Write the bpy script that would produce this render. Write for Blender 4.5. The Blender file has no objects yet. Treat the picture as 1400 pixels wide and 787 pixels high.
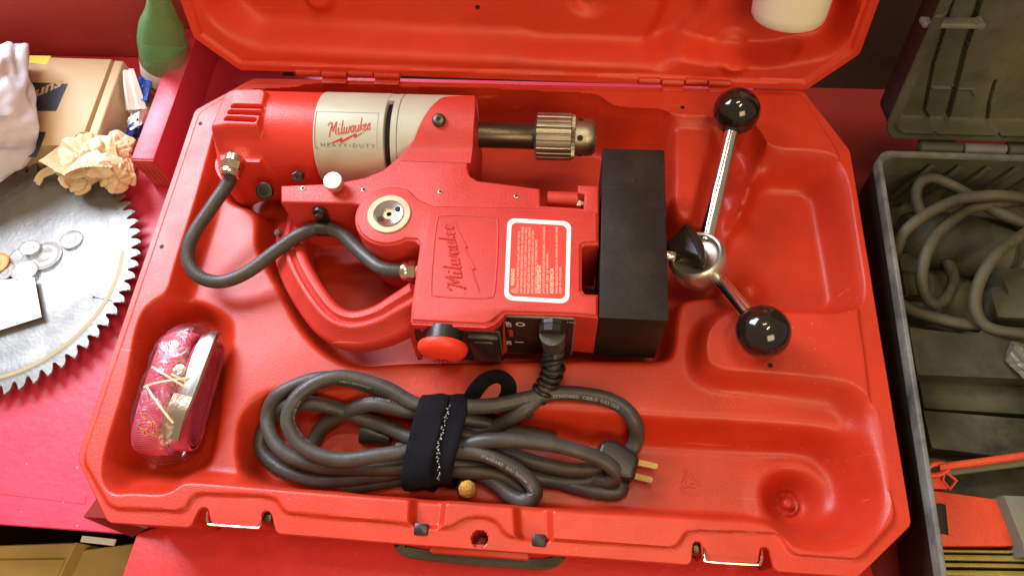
import bpy, bmesh, math, random
import numpy as np
from mathutils import Vector, Matrix
random.seed(7); np.random.seed(7)
S = bpy.context.scene
COL = S.collection
# ------------------------------------------------------------------ camera
CR = np.array([[0.9962154174764979, 0.0729943729473117, -0.04718753543209914], [0.044958273243269564, -0.8973680974094338, -0.4389866187240292], [-0.07438814185816428, 0.4352037675271222, -0.8972536347550162]])
CT = np.array([-0.3614276274056509, 0.18129209790664616, 0.5620922461410998])
FOC = 972.0; CC = np.array([700.0, 393.5])
CAMPOS = -CR.T @ CT
cam = bpy.data.cameras.new('camera'); camo = bpy.data.objects.new('camera', cam); COL.objects.link(camo)
cam.sensor_width = 36; cam.lens = FOC / 1400 * 36; cam.clip_start = 0.01; cam.clip_end = 60
m3 = Matrix([list(CR[0]), list(-CR[1]), list(-CR[2])]).transposed()
camo.matrix_world = Matrix.Translation(Vector(CAMPOS)) @ m3.to_4x4()
S.camera = camo
# ------------------------------------------------------------------ light
S.view_settings.view_transform = 'Standard'; S.view_settings.look = 'None'
S.view_settings.exposure = 0.0; S.view_settings.gamma = 1
W = bpy.data.worlds.new('World'); S.world = W; W.use_nodes = True
bg = W.node_tree.nodes['Background']; bg.inputs[0].default_value = (1.0, .78, .58, 1); bg.inputs[1].default_value = 0.32
def area(name, loc, target, sx, sy, power, color, spread=180):
    l = bpy.data.lights.new(name, 'AREA'); l.shape = 'RECTANGLE'; l.size = sx; l.size_y = sy
    l.energy = power; l.color = color; l.spread = math.radians(spread)
    o = bpy.data.objects.new(name, l); COL.objects.link(o); o.location = loc
    d = Vector(target) - Vector(loc); o.rotation_euler = d.to_track_quat('-Z', 'Y').to_euler()
    return o
area('window_light', (-.95, 1.22, 1.24), (0.0, .25, 0), 1.05, 1.0, 96, (.80, .86, 1.0))
area('ceiling_tube', (.75, -.10, 2.3), (.4, .2, 0), 0.6, .06, 12, (1.0, .80, .50))
area('ceiling_tube', (.30, .55, 2.3), (.4, .2, 0), 0.6, .06, 9, (1.0, .80, .50))
area('room_light', (1.25, -1.5, 1.55), (.45, .3, .05), 1.1, .9, 28, (1.0, .74, .42))

# ------------------------------------------------------------------ pixel -> world (real positions, used once to lay things out)
def P(x, y, z=0.0):
    r = CR.T @ np.array([(x-CC[0])/FOC, (y-CC[1])/FOC, 1.0]); k = (z-CAMPOS[2])/r[2]
    return Vector(CAMPOS + k*r)
def PY(x, y, y0):
    r = CR.T @ np.array([(x-CC[0])/FOC, (y-CC[1])/FOC, 1.0]); k = (y0-CAMPOS[1])/r[1]
    return Vector(CAMPOS + k*r)
def PN(x, y, n, o):
    n = np.array(n); r = CR.T @ np.array([(x-CC[0])/FOC, (y-CC[1])/FOC, 1.0]); k = (n@np.array(o)-n@CAMPOS)/(n@r)
    return Vector(CAMPOS + k*r)
def PL(pts, z=0.0): return [tuple(P(a, b, z)[:2]) for a, b in pts]

# ------------------------------------------------------------------ materials
def mat(name, col, rough=.45, metal=0.0, bump=0.0, bscale=300, var=0.0, vscale=8, coat=0.0, spec=.5,
        dirt=None, dirt_scale=14, dirt_amt=.5, sheen=0, aniso=0, emis=None, scratch=None, trans=0, ior=1.45, alpha=1, wave=None, fine=0.0, speck=None):
    m = bpy.data.materials.new(name); m.use_nodes = True; nt = m.node_tree; b = nt.nodes['Principled BSDF']
    b.inputs['Roughness'].default_value = rough; b.inputs['Metallic'].default_value = metal
    b.inputs['Specular IOR Level'].default_value = spec; b.inputs['Coat Weight'].default_value = coat
    b.inputs['Coat Roughness'].default_value = .15; b.inputs['Anisotropic'].default_value = aniso
    b.inputs['Transmission Weight'].default_value = trans; b.inputs['IOR'].default_value = ior; b.inputs['Alpha'].default_value = alpha
    b.inputs['Sheen Weight'].default_value = sheen
    c = (*col, 1); b.inputs['Base Color'].default_value = c
    tc = nt.nodes.new('ShaderNodeTexCoord'); out = tc.outputs['Object']
    N = nt.nodes.new; L = nt.links.new
    cur = None
    if var > 0:
        n = N('ShaderNodeTexNoise'); n.inputs['Scale'].default_value = vscale; n.inputs['Detail'].default_value = 6; L(out, n.inputs['Vector'])
        r = N('ShaderNodeMapRange'); r.inputs[1].default_value = .3; r.inputs[2].default_value = .7; r.inputs[3].default_value = 1-var; r.inputs[4].default_value = 1+var
        L(n.outputs['Fac'], r.inputs[0])
        mx = N('ShaderNodeVectorMath'); mx.operation = 'SCALE'; mx.inputs[0].default_value = col; L(r.outputs[0], mx.inputs['Scale'])
        cur = mx.outputs[0]
    if dirt:
        n = N('ShaderNodeTexNoise'); n.inputs['Scale'].default_value = dirt_scale; n.inputs['Detail'].default_value = 9; n.inputs['Roughness'].default_value = .65; L(out, n.inputs['Vector'])
        r = N('ShaderNodeMapRange'); r.inputs[1].default_value = .48; r.inputs[2].default_value = .68; r.inputs[3].default_value = 0; r.inputs[4].default_value = dirt_amt
        L(n.outputs['Fac'], r.inputs[0])
        mx = N('ShaderNodeMix'); mx.data_type = 'RGBA'; L(r.outputs[0], mx.inputs[0])
        if cur: L(cur, mx.inputs[6])
        else: mx.inputs[6].default_value = c
        mx.inputs[7].default_value = (*dirt, 1); cur = mx.outputs[2]
    if speck:
        n = N('ShaderNodeTexVoronoi'); n.inputs['Scale'].default_value = speck[1]; L(out, n.inputs['Vector'])
        r = N('ShaderNodeMath'); r.operation = 'LESS_THAN'; r.inputs[1].default_value = speck[2]; L(n.outputs['Distance'], r.inputs[0])
        n2 = N('ShaderNodeTexNoise'); n2.inputs['Scale'].default_value = 9; L(out, n2.inputs['Vector'])
        r2 = N('ShaderNodeMath'); r2.operation = 'GREATER_THAN'; r2.inputs[1].default_value = .56; L(n2.outputs['Fac'], r2.inputs[0])
        r3 = N('ShaderNodeMath'); r3.operation = 'MULTIPLY'; L(r.outputs[0], r3.inputs[0]); L(r2.outputs[0], r3.inputs[1])
        mx = N('ShaderNodeMix'); mx.data_type = 'RGBA'; L(r3.outputs[0], mx.inputs[0])
        if cur: L(cur, mx.inputs[6])
        else: mx.inputs[6].default_value = c
        mx.inputs[7].default_value = (*speck[0], 1); cur = mx.outputs[2]
    if scratch:
        for rot in (.5, 2.1):
            mp = N('ShaderNodeMapping'); mp.inputs['Rotation'].default_value = (0, 0, rot); mp.inputs['Scale'].default_value = (6, 420, 60); L(out, mp.inputs[0])
            wn = N('ShaderNodeTexNoise'); wn.inputs['Scale'].default_value = 1; wn.inputs['Detail'].default_value = 2; wn.inputs['Distortion'].default_value = .6; L(mp.outputs[0], wn.inputs['Vector'])
            g1 = N('ShaderNodeMapRange'); g1.inputs[1].default_value = .70; g1.inputs[2].default_value = .76; g1.inputs[4].default_value = scratch[1]; L(wn.outputs['Fac'], g1.inputs[0])
            mk = N('ShaderNodeTexNoise'); mk.inputs['Scale'].default_value = 11; L(out, mk.inputs['Vector'])
            g2 = N('ShaderNodeMapRange'); g2.inputs[1].default_value = .48; g2.inputs[2].default_value = .60; L(mk.outputs['Fac'], g2.inputs[0])
            mu = N('ShaderNodeMath'); mu.operation = 'MULTIPLY'; L(g1.outputs[0], mu.inputs[0]); L(g2.outputs[0], mu.inputs[1])
            mx = N('ShaderNodeMix'); mx.data_type = 'RGBA'; L(mu.outputs[0], mx.inputs[0])
            if cur: L(cur, mx.inputs[6])
            else: mx.inputs[6].default_value = c
            mx.inputs[7].default_value = (*scratch[0], 1); cur = mx.outputs[2]
    if cur: L(cur, b.inputs['Base Color'])
    if rough > .12 and fine >= 0:
        n = N('ShaderNodeTexNoise'); n.inputs['Scale'].default_value = 22; n.inputs['Detail'].default_value = 5; L(out, n.inputs['Vector'])
        r = N('ShaderNodeMapRange'); r.inputs[1].default_value = .3; r.inputs[2].default_value = .7; r.inputs[3].default_value = rough*.85; r.inputs[4].default_value = min(1, rough*1.15)
        L(n.outputs['Fac'], r.inputs[0]); L(r.outputs[0], b.inputs['Roughness'])
    if bump > 0:
        n = N('ShaderNodeTexNoise'); n.inputs['Scale'].default_value = bscale; n.inputs['Detail'].default_value = 3; L(out, n.inputs['Vector'])
        h = n.outputs['Fac']
        if wave:
            w = N('ShaderNodeTexWave'); w.inputs['Scale'].default_value = wave[0]; w.bands_direction = wave[1]; w.inputs['Distortion'].default_value = wave[2]; L(out, w.inputs['Vector'])
            a = N('ShaderNodeMath'); a.operation = 'ADD'; L(h, a.inputs[0]); L(w.outputs['Fac'], a.inputs[1]); h = a.outputs[0]
        bp = N('ShaderNodeBump'); bp.inputs['Strength'].default_value = bump; bp.inputs['Distance'].default_value = .001; L(h, bp.inputs['Height']); L(bp.outputs[0], b.inputs['Normal'])
    if emis: b.inputs['Emission Color'].default_value = (*emis[0], 1); b.inputs['Emission Strength'].default_value = emis[1]
    return m
RED = (.66, .030, .018)
M = {}
M['case'] = mat('red_moulded_plastic', (.50, .032, .010), .38, bump=.22, bscale=900, var=.07, vscale=7, speck=((.45, .18, .12), 160, .08), dirt=(.30, .014, .007), dirt_scale=16, dirt_amt=.40, scratch=((.75, .20, .12), .45))
M['lid'] = mat('red_lid_plastic', (.62, .042, .013), .45, bump=.18, bscale=900, var=.06, vscale=7, speck=((.1, .02, .02), 130, .07), dirt=(.42, .025, .010), dirt_scale=20, dirt_amt=.35, scratch=((.8, .22, .12), .35))
M['cast'] = mat('red_painted_casting', (.52, .034, .022), .40, bump=.5, bscale=1100, var=.06, speck=((.6, .25, .18), 220, .06), dirt=(.34, .018, .012), dirt_scale=35, dirt_amt=.35, scratch=((.7, .25, .18), .4))
M['redsmooth'] = mat('red_nylon', (.58, .036, .020), .36, bump=.3, bscale=900, var=.04)
M['estop'] = mat('red_button', (.80, .045, .018), .45, bump=.1, bscale=600)
M['silver'] = mat('painted_silver', (.47, .475, .365), .42, metal=.12, bump=.12, bscale=900, var=.07, vscale=14, dirt=(.34, .32, .23), dirt_scale=30, dirt_amt=.35)
M['steel'] = mat('machined_steel', (.66, .61, .52), .34, metal=.9, bump=.1, bscale=500, var=.08)
M['chrome'] = mat('polished_steel', (.78, .75, .68), .14, metal=1, var=.04)
M['brushed'] = mat('brushed_steel', (.33, .30, .235), .40, metal=1, bump=.2, bscale=700, var=.2, vscale=30)
M['darksteel'] = mat('dark_oiled_steel', (.10, .085, .06), .34, metal=.85, bump=.15, bscale=400, var=.2)
M['blued'] = mat('blued_screw', (.10, .13, .20), .3, metal=.9)
M['tan'] = mat('tan_bronze_ring', (.50, .36, .22), .5, metal=.45, bump=.2, bscale=700, var=.15, vscale=40)
M['nickel'] = mat('nickel_plating', (.75, .64, .48), .2, metal=1, bump=.1, bscale=300, var=.1)
M['brass'] = mat('brass', (.62, .46, .16), .35, metal=1, bump=.6, bscale=700, var=.1)
M['block'] = mat('black_painted_steel', (.013, .008, .005), .55, bump=.25, bscale=700, spec=.3, dirt=(.050, .036, .022), dirt_scale=24, dirt_amt=.35, speck=((.25, .2, .15), 110, .035), scratch=((.16, .13, .09), .5))
M['black'] = mat('black_plastic', (.018, .014, .012), .35, bump=.15, bscale=500)
M['blackmatt'] = mat('black_recess', (.010, .006, .005), .7)
M['phenolic'] = mat('black_phenolic', (.012, .008, .006), .07, coat=.6)
M['rubber'] = mat('black_rubber_cable', (.050, .044, .040), .46, bump=.3, bscale=500, var=.18, vscale=30, dirt=(.10, .09, .075), dirt_scale=60, dirt_amt=.3)
M['velcro'] = mat('navy_hook_and_loop', (.006, .006, .009), .98, bump=1.0, bscale=1500, var=.3, vscale=60, spec=.2)
M['white'] = mat('white_print', (.80, .78, .74), .5)
M['cream'] = mat('cream_plastic', (.82, .76, .60), .32, bump=.05, bscale=200)
M['print'] = mat('grey_cable_print', (.27, .27, .29), .6)
M['redprint'] = mat('red_print', (.50, .030, .025), .5)
M['darkletter'] = mat('dark_red_letters', (.20, .012, .008), .6)
M['greyprint'] = mat('grey_engraving', (.16, .14, .10), .6)
M['labelred'] = mat('label_red', (.62, .045, .030), .4)
M['labeltext'] = mat('label_text', (.82, .50, .36), .5)
M['bench'] = mat('red_painted_wood', (.56, .034, .070), .40, bump=.3, bscale=120, var=.10, vscale=5, speck=((.7, .38, .34), 90, .06), scratch=((.85, .4, .4), .4))
M['bench2'] = mat('red_painted_board', (.66, .036, .036), .40, bump=.35, bscale=150, var=.07, vscale=6, speck=((.7, .4, .3), 120, .06), scratch=((.8, .3, .25), .35))
M['wallred'] = mat('red_painted_wall', (.42, .050, .045), .55, bump=.4, bscale=90, var=.14, vscale=6, speck=((.6, .35, .3), 60, .05))  # paler red than the right tabletop
M['darkred'] = mat('dark_and_shaded_red_wood', (.17, .010, .004), .6, bump=.4, bscale=90, var=.16, vscale=6, spec=.25)  # on the wedge board this dark tone stands for shade
M['endgrain'] = mat('red_end_grain', (.50, .07, .05), .6, bump=.7, bscale=260, var=.2, vscale=50, wave=(60, 'X', 3))
M['plywood'] = mat('raw_plywood_edge', (.60, .42, .13), .6, bump=.5, bscale=200, var=.15, vscale=20)
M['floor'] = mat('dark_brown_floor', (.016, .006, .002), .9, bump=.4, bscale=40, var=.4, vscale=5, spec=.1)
M['card'] = mat('cardboard', (.56, .40, .24), .75, bump=.3, bscale=180, var=.06, vscale=12)
M['card2'] = mat('old_cardboard', (.56, .38, .13), .8, bump=.4, bscale=120, var=.22, vscale=9)
M['ink'] = mat('navy_ink', (.035, .04, .075), .6)
M['yellow'] = mat('yellow_tape', (.80, .66, .05), .45)
M['bag'] = mat('white_bag', (.60, .59, .66), .36, bump=.4, bscale=25, var=.05)
M['kraft'] = mat('kraft_paper', (.68, .54, .34), .7, bump=.5, bscale=60, var=.12, vscale=14)
M['paper'] = mat('white_paper', (.86, .85, .84), .6)
M['foilblue'] = mat('blue_wrapper', (.03, .10, .50), .25, bump=.6, bscale=50)
M['tissue'] = mat('white_wrapper', (.82, .78, .78), .5, bump=.5, bscale=60)
M['glass'] = mat('green_glass', (.34, .74, .34), .05, trans=.7, ior=1.12)
M['disc'] = mat('clear_plastic_disc', (.86, .85, .82), .12, trans=.25, coat=.6)
M['orange'] = mat('orange_plastic', (.85, .25, .03), .4)
M['blade'] = mat('saw_blade_steel', (.22, .22, .21), .38, metal=.35, bump=.2, bscale=260, var=.30, vscale=13, dirt=(.10, .09, .065), dirt_scale=11, dirt_amt=.7, scratch=((.45, .45, .42), .4))
M['bladetooth'] = mat('carbide_tooth', (.20, .18, .15), .5, metal=.3)
M['bladeyellow'] = mat('faded_yellow_ring', (.34, .26, .11), .5)
M['web'] = mat('pink_webbing', (.80, .070, .150), .7, bump=.9, bscale=900, var=.10, vscale=60, wave=(260, 'Y', .4))
M['gold'] = mat('gold_print', (.75, .45, .12), .4, metal=.3)
M['tie'] = mat('cream_twist_tie', (.85, .70, .42), .5)
M['olive'] = mat('dirty_black_plastic', (.060, .060, .032), .62, bump=.9, bscale=60, var=.5, vscale=12, dirt=(.006, .007, .004), dirt_scale=9, dirt_amt=1.0, speck=((.2, .2, .08), 60, .08), scratch=((.2, .2, .12), .5))
M['oliverim'] = mat('worn_plastic_rim', (.12, .12, .10), .5, bump=.5, bscale=150, var=.4, vscale=25, dirt=(.03, .03, .03), dirt_scale=30, dirt_amt=.9)
M['olivedark'] = mat('black_case_side', (.012, .008, .006), .55, bump=.3, bscale=90)
M['olive2'] = mat('shaded_dusty_plastic', (.042, .040, .020), .65, bump=1.0, bscale=70, var=.6, vscale=16, dirt=(.006, .006, .004), dirt_scale=12, dirt_amt=1.0, scratch=((.15, .14, .08), .4))  # darker copy of olive, shade inside the case put into colour
M['handlegrey'] = mat('dark_grey_handle', (.060, .058, .050), .5, bump=.3, bscale=300, var=.2)
M['hose'] = mat('dusty_cable', (.066, .059, .034), .62, bump=.4, bscale=200, var=.3, vscale=30, dirt=(.028, .025, .015), dirt_scale=22, dirt_amt=.9)
M['toolred'] = mat('dusty_red_casting', (.60, .060, .018), .5, bump=.5, bscale=300, var=.1, vscale=20, dirt=(.30, .04, .02), dirt_scale=30, dirt_amt=.5)
M['prong'] = mat('dull_brass', (.38, .26, .10), .4, metal=.8, var=.2)
M['disc2'] = mat('cloudy_plastic', (.70, .70, .68), .15, trans=.6, ior=1.2, coat=.5)
M['buckle'] = mat('buckle_steel', (.50, .49, .46), .28, metal=1, var=.15, vscale=40)
M['rail'] = mat('old_brass_rail', (.26, .20, .05), .45, metal=.6, bump=.3, bscale=200, var=.3, vscale=30)
M['greymetal'] = mat('dusty_grey_metal', (.16, .155, .11), .5, metal=.3, bump=.4, bscale=200, var=.15)
def clear_mat():
    m = bpy.data.materials.new('clear_wrap'); m.use_nodes = True; nt = m.node_tree; nt.nodes.clear()
    o = nt.nodes.new('ShaderNodeOutputMaterial'); t = nt.nodes.new('ShaderNodeBsdfTransparent'); g = nt.nodes.new('ShaderNodeBsdfGlossy')
    g.inputs['Roughness'].default_value = .30; t.inputs[0].default_value = (.97, .95, .95, 1)
    lw = nt.nodes.new('ShaderNodeLayerWeight'); lw.inputs[0].default_value = .35
    mr = nt.nodes.new('ShaderNodeMapRange'); mr.inputs[3].default_value = .07; mr.inputs[4].default_value = .38
    mx = nt.nodes.new('ShaderNodeMixShader'); n = nt.nodes.new('ShaderNodeTexNoise'); n.inputs['Scale'].default_value = 55; n.inputs['Distortion'].default_value = 2.0
    tc = nt.nodes.new('ShaderNodeTexCoord'); bp = nt.nodes.new('ShaderNodeBump'); bp.inputs['Strength'].default_value = .45; bp.inputs['Distance'].default_value = .004
    L = nt.links.new; L(tc.outputs['Object'], n.inputs['Vector']); L(n.outputs['Fac'], bp.inputs['Height']); L(bp.outputs[0], g.inputs['Normal'])
    L(lw.outputs['Fresnel'], mr.inputs[0]); L(mr.outputs[0], mx.inputs[0]); L(t.outputs[0], mx.inputs[1]); L(g.outputs[0], mx.inputs[2]); L(mx.outputs[0], o.inputs[0])
    return m
M['clear'] = clear_mat()

# ------------------------------------------------------------------ mesh helpers
class MB:
    def __init__(s): s.v = []; s.f = []
    def add(s, v, f):
        o = len(s.v); s.v += [tuple(a) for a in v]; s.f += [tuple(i+o for i in q) for q in f]; return s
    def build(s, name, material, parent=None, sharp=35, xf=None):
        me = bpy.data.meshes.new(name)
        v = s.v if xf is None else [tuple(xf @ Vector(a)) for a in s.v]
        me.from_pydata(v, [], s.f); me.materials.append(M[material] if isinstance(material, str) else material)
        bm = bmesh.new(); bm.from_mesh(me); bmesh.ops.recalc_face_normals(bm, faces=bm.faces); bm.to_mesh(me); bm.free()
        me.polygons.foreach_set('use_smooth', [True]*len(me.polygons)); me.set_sharp_from_angle(angle=math.radians(sharp))
        o = bpy.data.objects.new(name, me); COL.objects.link(o)
        if parent:
            o.parent = parent; o.matrix_parent_inverse = parent_inv(parent)
        return o
def wmat(o):
    m = Matrix.LocRotScale(o.location, o.rotation_euler, None)
    if o.parent: m = wmat(o.parent) @ o.matrix_parent_inverse @ m
    return m
def parent_inv(p): return wmat(p).inverted()
def thing(name, label, cat, loc, group=None):
    o = bpy.data.objects.new(name, None); COL.objects.link(o); o.location = loc; o.empty_display_size = .02
    o['label'] = label; o['category'] = cat
    if group: o['group'] = group
    return o
def tag(o, label, cat, group=None):
    o['label'] = label; o['category'] = cat
    if group: o['group'] = group
    return o
def area2(p): return sum(p[i-1][0]*p[i][1]-p[i][0]*p[i-1][1] for i in range(len(p)))
def ccw(p): return list(p) if area2(p) > 0 else list(p)[::-1]
def chaikin(p, n=2, r=None):
    for _ in range(n):
        q = []
        for i in range(len(p)):
            a = np.array(p[i]); b = np.array(p[(i+1) % len(p)]); L = np.linalg.norm(b-a)
            k = .25 if r is None else min(.25, r/max(L, 1e-9))
            q += [tuple(a+(b-a)*k), tuple(b-(b-a)*k)]
        p = q
        if r: r *= .45
    return p
def inset(p, d):
    out = []; n = len(p)
    for i in range(n):
        a, b, c = np.array(p[i-1]), np.array(p[i]), np.array(p[(i+1) % n])
        u = (b-a)/max(np.linalg.norm(b-a), 1e-9); w = (c-b)/max(np.linalg.norm(c-b), 1e-9)
        n1 = np.array([-u[1], u[0]]); n2 = np.array([-w[1], w[0]]); m = n1+n2; l = np.linalg.norm(m)
        m = m/l if l > 1e-6 else n1
        out.append(tuple(b+m*d/max(.45, m@n1)))
    return out
def prism(p, z0, z1, bevel=0.0, segs=3, draft=0.0):
    """polygon p (xy) extruded z0..z1, rounded top edge"""
    p = ccw(p); n = len(p); rings = [(inset(p, -draft) if draft else p, z0)]
    if bevel > 0:
        for k in range(segs+1):
            a = math.pi/2*k/segs; rings.append((inset(p, bevel*(1-math.cos(a))), z1-bevel+bevel*math.sin(a)))
    else: rings.append((p, z1))
    v = []; f = []
    for q, z in rings: v += [(a, b, z) for a, b in q]
    for r in range(len(rings)-1):
        for i in range(n): j = (i+1) % n; f.append((r*n+i, r*n+j, (r+1)*n+j, (r+1)*n+i))
    f.append(tuple(range(n))[::-1]); f.append(tuple((len(rings)-1)*n+i for i in range(n)))
    return v, f
def boxv(x0, x1, y0, y1, z0, z1, b=0.0):
    b = min(b, (x1-x0)*.45, (y1-y0)*.45, (z1-z0)*.45)
    if b <= 0: return prism([(x0, y0), (x1, y0), (x1, y1), (x0, y1)], z0, z1)
    bm = bmesh.new(); bmesh.ops.create_cube(bm, size=1)
    for w in bm.verts: w.co = Vector(((x0+x1)/2+w.co.x*(x1-x0), (y0+y1)/2+w.co.y*(y1-y0), (z0+z1)/2+w.co.z*(z1-z0)))
    bmesh.ops.bevel(bm, geom=list(bm.edges), offset=b, segments=2, profile=.5, affect='EDGES')
    bm.verts.index_update(); v = [tuple(w.co) for w in bm.verts]; f = [tuple(w.index for w in q.verts) for q in bm.faces]; bm.free()
    return v, f
def catmull(p, n=8, closed=False):
    p = [np.array(a, float) for a in p]; out = []; L = len(p)
    rng = range(L) if closed else range(L-1)
    for i in rng:
        if closed: a, b, c, d = p[i-1], p[i], p[(i+1) % L], p[(i+2) % L]
        else: b, c = p[i], p[i+1]; a = p[i-1] if i else 2*b-c; d = p[i+2] if i+2 < L else 2*c-b
        for k in range(n):
            t = k/n; out.append(.5*((2*b)+(-a+c)*t+(2*a-5*b+4*c-d)*t*t+(-a+3*b-3*c+d)*t**3))
    if not closed: out.append(p[-1])
    return out
def frames(path, closed=False, up=(0, 0, 1)):
    path = [Vector(q) for q in path]; n = len(path); T = []
    for i in range(n):
        if closed: d = path[(i+1) % n]-path[i-1]
        else: d = path[min(i+1, n-1)]-path[max(i-1, 0)]
        T.append(d.normalized())
    N = []
    for t in T:
        u = Vector(up); s = u-t*u.dot(t)
        if s.length < .15: s = (N[-1]-t*N[-1].dot(t)) if N else Vector((0, 1, 0))-t*t.y
        N.append(s.normalized())
    return path, T, N
def sweep(path, section, closed=False, up=(0, 0, 1), scale=None, cap=True):
    """section: list of (side, up) offsets; side = T x N"""
    path, T, N = frames(path, closed, up); k = len(section); v = []; f = []
    for i, (c, t, nn) in enumerate(zip(path, T, N)):
        b = t.cross(nn); s = scale[i] if scale is not None else 1
        for a, h in section: v.append(tuple(c+b*a*s+nn*h*s))
    n = len(path); m = n if closed else n-1
    for i in range(m):
        j = (i+1) % n
        for q in range(k): r = (q+1) % k; f.append((i*k+q, i*k+r, j*k+r, j*k+q))
    if not closed and cap: f.append(tuple(range(k))[::-1]); f.append(tuple((n-1)*k+q for q in range(k)))
    return v, f
def circ(r, n=14, sy=1.0): return [(r*math.cos(2*math.pi*i/n), r*sy*math.sin(2*math.pi*i/n)) for i in range(n)]
def tube(path, r, n=14, closed=False, scale=None, sy=1.0, up=(0, 0, 1)): return sweep(path, circ(r, n, sy), closed, up, scale)
def lathe(profile, origin, axis, n=32, rfun=None, cap=True):
    """profile [(s, r)] along axis from origin"""
    ax = Vector(axis).normalized(); u = ax.orthogonal().normalized()
    u = Vector((0, 0, 1))-ax*ax.z
    u = u.normalized() if u.length > .1 else Vector((1, 0, 0))
    w = ax.cross(u); o = Vector(origin); v = []; f = []
    for s, r in profile:
        for i in range(n):
            a = 2*math.pi*i/n; rr = r if rfun is None else rfun(s, r, a)
            v.append(tuple(o+ax*s+(u*math.cos(a)+w*math.sin(a))*rr))
    for j in range(len(profile)-1):
        for i in range(n): k = (i+1) % n; f.append((j*n+i, j*n+k, (j+1)*n+k, (j+1)*n+i))
    if cap: f.append(tuple(range(n))[::-1]); f.append(tuple((len(profile)-1)*n+i for i in range(n)))
    return v, f
def sdpoly(poly, X, Y, near=False):
    poly = ccw(poly); p = np.array(poly); n = len(p); D = np.full(X.shape, 1e9); inside = np.zeros(X.shape, bool); NX = X.copy(); NY = Y.copy()
    for i in range(n):
        a = p[i]; b = p[(i+1) % n]; e = b-a; L2 = max(e@e, 1e-18)
        t = np.clip(((X-a[0])*e[0]+(Y-a[1])*e[1])/L2, 0, 1); qx = a[0]+t*e[0]; qy = a[1]+t*e[1]
        d = (X-qx)**2+(Y-qy)**2; m = d < D; D = np.where(m, d, D)
        if near: NX = np.where(m, qx, NX); NY = np.where(m, qy, NY)
        c = ((a[1] > Y) != (b[1] > Y)); 
        if abs(b[1]-a[1]) > 1e-12:
            xi = (b[0]-a[0])*(Y-a[1])/(b[1]-a[1])+a[0]; inside ^= (c & (X < xi))
    sd = np.sqrt(D)*np.where(inside, -1, 1)
    return (sd, NX, NY) if near else sd
def sstep(t): t = np.clip(t, 0, 1); return t*t*(3-2*t)
def smin(a, b, k):
    h = np.clip(.5+.5*(b-a)/k, 0, 1); return b*(1-h)+a*h-k*h*(1-h)
def smax(a, b, k): return -smin(-a, -b, k)
def hfield(outline, zf, step, post=None):
    """grid mesh of height zf(X, Y) clipped to outline; returns v, f, and the clean outline"""
    o = np.array(outline); x0, y0 = o.min(0)-step; x1, y1 = o.max(0)+step
    xs = np.arange(x0, x1+step, step); ys = np.arange(y0, y1+step, step); X, Y = np.meshgrid(xs, ys, indexing='ij')
    cx = (X[:-1, :-1]+X[1:, 1:])/2; cy = (Y[:-1, :-1]+Y[1:, 1:])/2; keep = sdpoly(outline, cx, cy) < 0
    cnt = np.zeros(X.shape, int)
    for a in (0, 1):
        for b in (0, 1): cnt[a:a+keep.shape[0], b:b+keep.shape[1]] += keep
    bnd = (cnt > 0) & (cnt < 4)
    ZG = post(zf(X, Y), X, Y) if post else None
    sd, NX, NY = sdpoly(outline, X[bnd], Y[bnd], True); X[bnd] = NX; Y[bnd] = NY
    Z = zf(X, Y) if ZG is None else np.where(bnd, zf(X, Y), ZG); idx = np.full(X.shape, -1); used = cnt > 0; idx[used] = np.arange(used.sum())
    v = np.stack([X[used], Y[used], Z[used]], 1)
    I, J = np.nonzero(keep); f = np.stack([idx[I, J], idx[I+1, J], idx[I+1, J+1], idx[I, J+1]], 1)
    return v.tolist(), f.tolist()
def blur(Z, n):
    for _ in range(n):
        P_ = np.pad(Z, 1, mode='edge'); Z = (P_[:-2, 1:-1]+P_[2:, 1:-1]+P_[1:-1, :-2]+P_[1:-1, 2:]+2*P_[1:-1, 1:-1]+.5*(P_[:-2, :-2]+P_[2:, 2:]+P_[:-2, 2:]+P_[2:, :-2]))/8
    return Z
def skirt(outline, zf, profile, step=.003):
    """outer wall: profile [(outward offset, dz)] starting at the surface edge"""
    p = ccw(outline); q = []
    for i in range(len(p)):
        a = np.array(p[i]); b = np.array(p[(i+1) % len(p)]); n = max(1, int(np.linalg.norm(b-a)/step))
        for k in range(n): q.append(tuple(a+(b-a)*k/n))
    n = len(q); z = zf(np.array([c[0] for c in q]), np.array([c[1] for c in q])); v = []; f = []
    for off, dz, absz in profile:
        r = inset(q, -off) if off else q
        for i in range(n): v.append((r[i][0], r[i][1], (z[i]+dz) if not absz else dz))
    for k in range(len(profile)-1):
        for i in range(n): j = (i+1) % n; f.append((k*n+i, k*n+j, (k+1)*n+j, (k+1)*n+i))
    return v, f
def text_mesh(s, font_h, bold=0.0, shear=0.0, spacing=1.0):
    cu = bpy.data.curves.new('txt', 'FONT'); cu.body = s; cu.size = font_h; cu.offset = bold; cu.shear = shear; cu.space_character = spacing
    cu.fill_mode = 'FRONT'; cu.resolution_u = 2
    o = bpy.data.objects.new('txt', cu); COL.objects.link(o); me = bpy.data.meshes.new_from_object(o)
    v = [tuple(a.co) for a in me.vertices]; f = [tuple(p.vertices) for p in me.polygons]
    bpy.data.objects.remove(o); bpy.data.curves.remove(cu); bpy.data.meshes.remove(me)
    return v, f
def map_text(mb, s, O, U, V, h, bold=0.0, shear=0.0, length=None, spacing=1.0):
    """text with height h (metres per font unit), optionally squeezed to length"""
    v, f = text_mesh(s, 1.0, bold, shear, spacing)
    if not v: return
    w = max(a[0] for a in v); kx = h if length is None else length/w
    O = Vector(O); U = Vector(U).normalized(); V = Vector(V).normalized()
    mb.add([tuple(O+U*a[0]*kx+V*a[1]*h) for a in v], f)
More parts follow.
